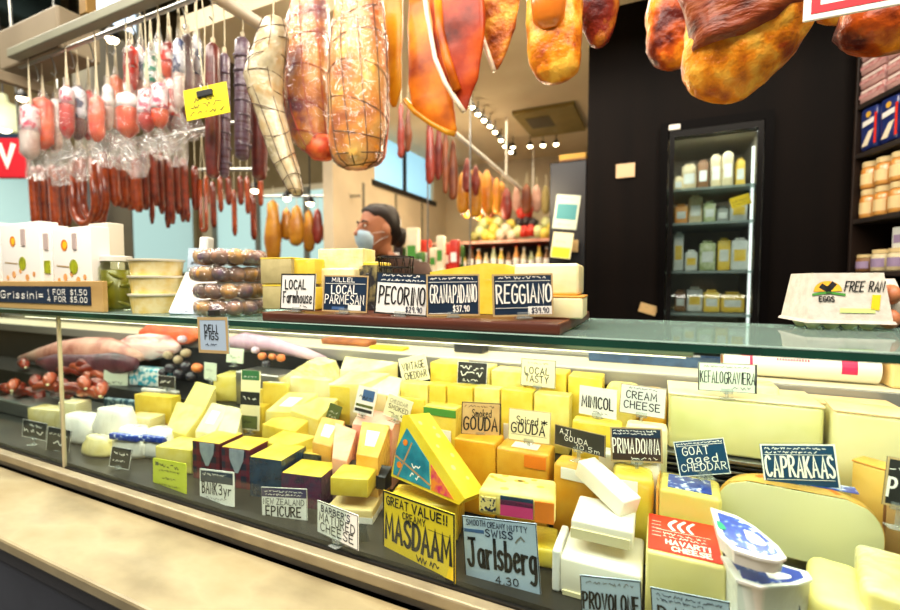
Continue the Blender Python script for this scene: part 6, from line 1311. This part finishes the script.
MB().tube([(0.03, -1.0, 0.02), (-.06, 1.3, 0)], .016, 8).build('rail', m_white, t)
for y in (-.8, .3, 1.2): MB().tube([(0, y, 0), (0, y, .48)], .008, 6).build('drop_rod', m_white, t)
p = at_y(292, 206, 3.0)
tag(MB().tube([at_y(260, 203, 3.05) + Vector((0, 0, .06)), at_y(360, 203, 3.2) + Vector((0, 0, .06))], .012, 8).build('ceiling_rail', m_steel), 'steel rail above the gold meats in the far shop', 'rail')
for px in (428, 470): tag(MB().tube([Vector((at_y(px, 276, 2.7).x, 2.7, 2.79)), Vector((at_y(px, 276, 2.7).x, 2.7, 0))], .006, 6).build('post', m_steel), 'thin steel post inside the shop, the one %s' % ('in front of the shop window' if px == 428 else 'below the long white rail'), 'post')
# --- produce rack
p0, p1 = at_y(418, 243, 4.1), at_y(560, 243, 4.1)
t = thing('produce_rack', 'long rack of produce and bottles at the back of the shop', 'rack', ((p0.x + p1.x) / 2, 4.1, 0)); w = (p1.x - p0.x) / 2
z1 = at_y(500, 240, 4.1).z; z2 = at_y(500, 268, 4.1).z
for z in (z1, z2): MB().rbox((-w, 0, z - .03), (w, .45, z), .004).build('shelf', M('rack_red', '7a3a24', '96503a', scale=8, rough=.5), t)
MB().box((-w, .44, 0), (w, .46, z1)).build('back_panel', m_dark, t)
for sx in (-w, w - .03): MB().box((sx, 0, 0), (sx + .03, .44, z1 - .03)).build('side_panel', m_dark, t)
MB().box((-w + .1, -.004, z1 - .025), (w, 0, z1 - .004)).build('price_strip', M('strip_pinkish', 'c88a78', 'e0b8a0', scale=20, rough=.5), t)
rnd = random.Random(8)
PC = {'y': ('yellow', M('fruit_yellow', 'd2b428', 'e6d060', scale=12, rough=.5)), 'l': ('pale green', M('veg_pale', 'b6c06a', 'd8dca6', scale=12, rough=.5)), 'r': ('red', M('fruit_red', 'b01c14', 'd03a28', scale=12, rough=.4)), 'k': ('black', M('veg_black', '1c1416', '2e2226', scale=12, rough=.4)), 'w': ('cream', M('veg_cream', 'dccfae', 'eadfc6', scale=12, rough=.5)), 'g': ('green', M('veg_green', '2a5a1c', '4a7a2e', scale=12, rough=.5)), 'o': ('olive', M('veg_olive', '7a742c', '96904a', scale=12, rough=.5))}
pr = [(474, 236, 'o'), (480, 230, 'l'), (484, 222, 'l'), (490, 218, 'y'), (486, 234, 'y'), (494, 228, 'y'), (498, 222, 'l'), (492, 236, 'y'), (501, 233, 'w'), (506, 228, 'w'), (511, 224, 'y'), (512, 234, 'w'), (518, 230, 'l'), (522, 212, 'r'), (528, 211, 'r'), (520, 221, 'k'), (527, 220, 'k'), (533, 222, 'k'), (524, 230, 'r'), (531, 229, 'r'), (538, 230, 'l'), (546, 222, 'l'), (552, 226, 'y'), (545, 232, 'y')]
for i, (px, py, c_) in enumerate(pr):
    p = at_y(px, py, 4.22 if py > 226 else 4.3); r_ = 4.6 * px_size(p)
    o = MB().loft([(0, 0, r_, r_ * .3, r_ * .3), (0, 0, r_ * .6, r_ * .85, r_ * .8), (0, 0, 0, r_ * 1.2, r_), (0, 0, z1 + .001 - p.z if p.z - z1 < r_ * 1.6 else -r_ * 1.5, r_ * .9, r_ * .8)], 12, amp=.01, fr=14, seed=i).build('vegetable', PC[c_][1], None, True); o.location = p
    tag(o, '%s vegetable on the produce rack, number %s from the shop window' % (PC[c_][0], nth(i) if i < 20 else 'twenty-' + nth(i - 20)), 'vegetable', 'vegetables on the produce rack')
for i in range(12):
    px = 462 + i * 7.6; p = at_y(px, 262, 4.16); hh = (z1 - z2) * (.62 + .2 * ((i * 5) % 3) / 2)
    t = thing('bottle', 'blurred bottle under the produce rack top, %s from the shop window' % nth(i), 'bottle', (p.x, 4.2, z2 + .001), 0, 'bottles on the lower shelf of the produce rack')
    r_ = .03
    MB().lathe([(r_, 0), (r_, hh * .55), (r_ * .4, hh * .75), (r_ * .4, hh * .92)], 12).build('bottle', [F_C['y'], F_C['b'], F_C['o'], F_C['p'], F_C['g']][i % 5], t, True)
    MB().lathe([(r_ * .45, hh * .92), (r_ * .45, hh)], 10).build('cap', [m_dark, L_RED, m_white][i % 3], t)
    MB().lathe([(r_ * 1.03, hh * .1), (r_ * 1.03, hh * .45)], 8, caps=False, a0=R(-160), a1=R(-20)).build('label', L_WHITE, t)
# colourful goods behind the man
z3 = at_y(420, 272, 3.4).z
p0, p1 = at_y(385, 260, 3.4), at_y(458, 260, 3.4)
t = thing('goods_table', 'low table of colourful goods behind the masked man', 'table', ((p0.x + p1.x) / 2, 3.4, 0)); w = (p1.x - p0.x) / 2
MB().rbox((-w, -.05, z3 - .04), (w, .4, z3), .004).build('table_top', m_white, t)
for sx in (-w, w - .04):
    for y in (-.04, .35): MB().box((sx, y, 0), (sx + .04, y + .04, z3 - .04)).build('leg', m_dark, t)
for i, (px, yt, c_, wd) in enumerate([(398, 240, 'k', 9), (404, 248, 'g', 9), (413, 228, 'w', 14), (426, 240, 'r', 10), (420, 252, 'g', 10), (434, 248, 'w', 8), (441, 236, 'w', 8), (447, 244, 'r', 10), (455, 240, 'r', 9), (460, 246, 'g', 8)]):
    p = at_y(px, yt, 3.45 + .1 * (i % 2)); k = px_size(p) * wd / 2
    t = thing('goods_packet', '%s packet standing behind the masked man, %s from his shoulder' % (PC[c_][0], nth(i)), 'packet', (p.x, p.y, z3 + .001), 0, 'packets on the table behind the man')
    hh = max(.05, p.z - z3)
    MB().rbox((-k, -.03, 0), (k, .03, hh), .012, jig=.006).build('packet', PC[c_][1], t, True)
    MB().rbox((-k * .7, -.033, hh * .3), (k * .7, -.028, hh * .6), .002).build('label', L_WHITE if c_ != 'w' else L_GREENB, t)
# --- red sign board and dome lamp at the hall end
mat_, w_, h_ = frame_of((-40, 178), (27, 178), (-40, 133), 1.9, 30, 0)
t = thing('hall_sign', 'red hall sign with a white letter at the hall end', 'sign'); t.matrix_world = mat_
MB().rbox((-w_ / 2, 0, 0), (w_ / 2, .05, h_), .01).build('panel', CARD['red'], t)
mb = MB(); write(mb, 'V', w_ * .12, h_ * .3, w_ * .2, h_ * .42, .045, -.003); mb.build('lettering', INKW, t, fix=False)
MB().box((-w_ / 2, -.001, h_ * .9), (w_ / 2, 0, h_)).build('top_strip', CARD['navy'], t)
for sx in (-.4, .4): MB().tube([(w_ * sx, .02, h_), (w_ * sx, .02, h_ + 1.5)], .01, 6).build('drop_rod', m_steel, t)
p = at_y(4, 122, 2.55)
t = thing('dome_lamp', 'pale green dome lamp behind the hall end of the sausages', 'lamp', p)
MB().lathe([(.34, -.16), (.32, -.04), (.24, .1), (.12, .19), (.05, .22), (.04, .3)], 28, caps=False).build('shade', M('shade_pale_green', 'c9cfa0', 'd6dab4', scale=4, rough=.4), t, True)
MB().ball((0, 0, -.05), .07, 14, 10).build('bulb', M('bulb_soft', 'fff4d8', emit=6), t, True)
MB().tube([(0, 0, .3), (0, 0, 2.6)], .008, 6).build('cord', m_dark, t)
# ================================================================== MAN IN A MASK
SKN = M('skin', 'b06f4c', 'bd7d59', scale=12, rough=.5, sss=.15)
HAIR = M('hair_dark', '17100c', '2a1c14', scale=60, stretch=(1, 1, .2), rough=.45)
hc = at_y(377, 231, 1.98)
D = px_size(hc)
H0 = hc.z                       # head centre height
base = Vector((hc.x, hc.y, 0))
t = thing('person', 'man with dark tied back hair, pale blue face mask and brown jacket', 'person', base, R(-26))
def LEAN(mb):      # he stoops: shoulders carried back and up behind the head
    v = []
    for x, y, z in mb.v:
        d = hz - z; k = max(0, min(1, (d - .11) / .1)) * max(0, min(1, (1.0 - d) / .4))
        v.append((x, y + .085 * k, z + .06 * k))
    mb.v = v; return mb
# local frame: he faces -Y
def B(rows, n=20, **k): return rows
body = MB()
hz = H0
# trunk, neck and head as lofts that overlap, fused by a voxel remesh
body.loft([(0, .01, hz - .06, .058, .062), (0, .02, hz - .12, .056, .06), (0, .035, hz - .17, .07, .07), (0, .045, hz - .20, .13, .09), (0, .05, hz - .24, .19, .10), (0, .05, hz - .34, .20, .115), (0, .04, hz - .5, .175, .11), (0, .03, hz - .62, .16, .10), (0, .03, hz - .72, .175, .11), (0, .03, hz - .82, .17, .11), (0, .03, hz - .86, .1, .08)], 24)
head = [(0, .01, .125, .02, .03), (0, .012, .115, .05, .065), (0, .014, .09, .069, .09), (0, .012, .05, .077, .101), (0, .008, .01, .077, .101), (0, 0, -.03, .072, .094), (0, -.008, -.06, .064, .084), (0, -.018, -.09, .053, .068), (0, -.03, -.112, .038, .045), (0, -.035, -.122, .018, .022)]
body.loft([(x, y, hz + z, a, b) for x, y, z, a, b in head], 24)
body.tube([(0, -.092, hz + .03), (0, -.104, hz + .005), (0, -.122, hz - .022), (0, -.100, hz - .035)], [.010, .012, .016, .012], 10)
for sx in (-1, 1):
    body.ball((sx * .08, .012, hz - .005), (.011, .021, .033), 10, 8)
    body.ball((sx * .03, -.083, hz + .032), (.022, .014, .007), 10, 6)
    body.tube([(sx * .175, .05, hz - .26), (sx * .225, .06, hz - .36), (sx * .245, .06, hz - .52), (sx * .25, .0, hz - .66), (sx * .23, -.10, hz - .74)], [.055, .052, .043, .038, .028], 12)
    w0 = Vector((sx * .228, -.11, hz - .745))
    body.ball(tuple(w0 + Vector((0, -.03, -.01))), (.036, .048, .016), 12, 8)
    for q in range(4):
        f0 = w0 + Vector(((q - 1.5) * .019, -.065, -.01)); L = (.062, .075, .07, .055)[q]
        body.tube([f0 + Vector((0, .03, 0)), f0, f0 + Vector((0, -L * .5, -.006)), f0 + Vector((0, -L * .8, -.03)), f0 + Vector((0, -L * .85, -.048))], [.01, .0095, .009, .008, .006], 8)
    f0 = w0 + Vector((-sx * .03, -.015, -.005)); body.tube([f0, f0 + Vector((-sx * .022, -.025, -.004)), f0 + Vector((-sx * .028, -.05, -.015))], [.012, .0105, .008], 8)
    body.tube([(sx * .09, .03, hz - .82), (sx * .1, .03, hz - 1.05), (sx * .1, .02, hz - 1.28), (sx * .1, .04, hz - 1.5), (sx * .1, .05, .06)], [.088, .078, .056, .05, .036], 12)
    body.tube([(sx * .1, .07, .045), (sx * .105, -.02, .042), (sx * .11, -.13, .03), (sx * .11, -.16, .028)], [.036, .04, .034, .02], 10)
o = LEAN(body).build('body', SKN, t, True)
md = o.modifiers.new('fuse', 'REMESH'); md.mode = 'VOXEL'; md.voxel_size = .008; md.use_smooth_shade = True
cs = o.modifiers.new('soften', 'SMOOTH'); cs.iterations = 3; cs.factor = .5
for sx in (-1, 1):
    MB().ball((sx * .031, -.088, hz + .018), (.013, .008, .006), 10, 6).build('eye', M('eye_white', 'd8d0c8', rough=.3), t, True)
    MB().ball((sx * .031, -.0945, hz + .018), (.0055, .003, .0055), 8, 6).build('iris', M('iris_dark', '1c1008', rough=.2), t, True)
    MB().tube([(sx * .012, -.097, hz + .036), (sx * .03, -.096, hz + .043), (sx * .052, -.082, hz + .036)], [.003, .005, .003], 8).build('eyebrow', HAIR, t, True)
mb = MB().loft([(0, -.088, hz - .002, .018, .022), (0, -.075, hz - .012, .048, .045), (0, -.07, hz - .035, .06, .052), (0, -.068, hz - .065, .058, .046), (0, -.062, hz - .095, .045, .036), (0, -.058, hz - .118, .024, .022)], 20)
mb.build('face_mask', M('mask_blue', 'a8c8dc', 'bcd6e6', scale=10, rough=.7), t, True)
for sx in (-1, 1):
    mb = MB()
    for dz in (-.02, -.08): mb.tube([(sx * .055, -.06, hz + dz), (sx * .076, -.02, hz + dz * .6), (sx * .088, .012, hz - .01 + dz * .3)], .0016, 6)
    mb.build('mask_loop', m_white, t)
hr = [(0, .02, .142, .02, .03), (0, .02, .132, .055, .07), (0, .022, .105, .079, .099), (0, .034, .07, .085, .100), (0, .052, .03, .083, .084), (0, .064, -.01, .074, .066), (0, .07, -.045, .055, .05), (0, .072, -.07, .03, .03)]
MB().loft([(x, y, hz + z, a, b) for x, y, z, a, b in hr], 28, amp=.012, fr=30, seed=3).build('hair', HAIR, t, True)
MB().ball((0, .135, hz - .02), (.042, .042, .055), 14, 10, amp=.2, fr=26, seed=2).build('hair_bun', HAIR, t, True)
JK = M('jacket_brown', '3a241a', '4a3022', scale=14, rough=.8, bump=.3)
jk = MB().loft([(0, .04, hz - .165, .078, .078), (0, .045, hz - .19, .14, .10), (0, .05, hz - .235, .205, .115), (0, .05, hz - .34, .217, .13), (0, .04, hz - .5, .195, .125), (0, .03, hz - .66, .18, .118), (0, .03, hz - .8, .195, .128)], 26, amp=.008, fr=12, seed=6)
for sx in (-1, 1): jk.tube([(sx * .17, .05, hz - .255), (sx * .228, .06, hz - .36), (sx * .25, .06, hz - .52), (sx * .253, .0, hz - .655), (sx * .236, -.08, hz - .725)], [.066, .064, .055, .05, .042], 14)
LEAN(jk).build('jacket', JK, t, True)
LEAN(MB().tube([(.07 * math.cos(a * .4189), .035 + .07 * math.sin(a * .4189), hz - .165) for a in range(16)], .018, 8)).build('collar', JK, t, True)
tr = MB()
tr.loft([(0, .03, hz - .76, .18, .118), (0, .03, hz - .86, .18, .12), (0, .03, hz - .92, .15, .1)], 20)
for sx in (-1, 1): tr.tube([(sx * .09, .03, hz - .84), (sx * .1, .03, hz - 1.05), (sx * .1, .02, hz - 1.28), (sx * .1, .04, hz - 1.5), (sx * .1, .05, .08)], [.1, .09, .07, .062, .056], 14)
tr.build('trousers', M('trousers_dark', '20222a', '2c2e36', scale=30, rough=.8), t, True)
for sx in (-1, 1): MB().tube([(sx * .1, .085, .04), (sx * .105, -.02, .045), (sx * .11, -.13, .035), (sx * .11, -.175, .03)], [.04, .046, .038, .022], 12).build('shoe', m_dark, t, True)
# ================================================================== LIGHT
def area(name, loc, rot, sx, sy, power, col):
    l = bpy.data.lights.new(name, 'AREA'); l.shape = 'RECTANGLE'; l.size = sx; l.size_y = sy; l.energy = power; l.color = col
    o = bpy.data.objects.new(name, l); COL.objects.link(o); o.location = loc; o.rotation_euler = rot; return o
area('case_lamp', (-1.0, .78, 1.286), (R(28), 0, 0), 3.4,   .03, 8.0, (1, .94, .80))
area('case_lamp_rear', (-1.0, 1.05, 1.30), (R(-5), 0, 0), 3.4, .03, 4.6, (1, .94, .80))
# unseen lights added over the aisle, behind and above the shopper, as front fill
area('aisle_fill', (-1.2, -.3, 3.6), (R(20), 0, 0), 2.6, 1.2, 135, (1, .93, .82))
area('aisle_fill_right', (.9, .2, 3.4), (R(25), 0, 0), 1.2, .8, 62, (1, .88, .72))
area('shop_lamp', (-1.2, 3.4, 2.75), (0, 0, 0), 1.6, 1.6, 30, (1, .83, .58))
area('shop_lamp_front', (-.9, 2.0, 2.76), (R(-28), 0, 0), 1.6, .3, 26, (1, .88, .68))
area('hall_lamp', (-4.6, 1.0, 4.6), (0, 0, 0), 2.5, 2.5, 210, (1, .93, .80))
area('fridge_lamp', (.23, 2.56, 2.11), (R(12), 0, 0), .3, .05, 1.1, (1, .97, .88))
for i, (x, y, e) in enumerate(((-1.5, 3.7, 14), (-.7, 2.3, 7))):
    l = bpy.data.lights.new('ceiling_fill', 'POINT'); l.energy = e; l.color = (1, .82, .55); l.shadow_soft_size = .12  # point lights without a fixture, added to brighten the shop ceiling
    o = bpy.data.objects.new('ceiling_fill', l); COL.objects.link(o); o.location = (x, y, 1.95)
w = bpy.data.worlds.new('World'); sc.world = w; w.use_nodes = True
w.node_tree.nodes['Background'].inputs[0].default_value = (1.0, .93, .82, 1)
w.node_tree.nodes['Background'].inputs[1].default_value = .16
sc.view_settings.exposure = .35
sc.cycles.max_bounces = 8; sc.cycles.transparent_max_bounces = 16; sc.cycles.caustics_reflective = False; sc.cycles.caustics_refractive = False
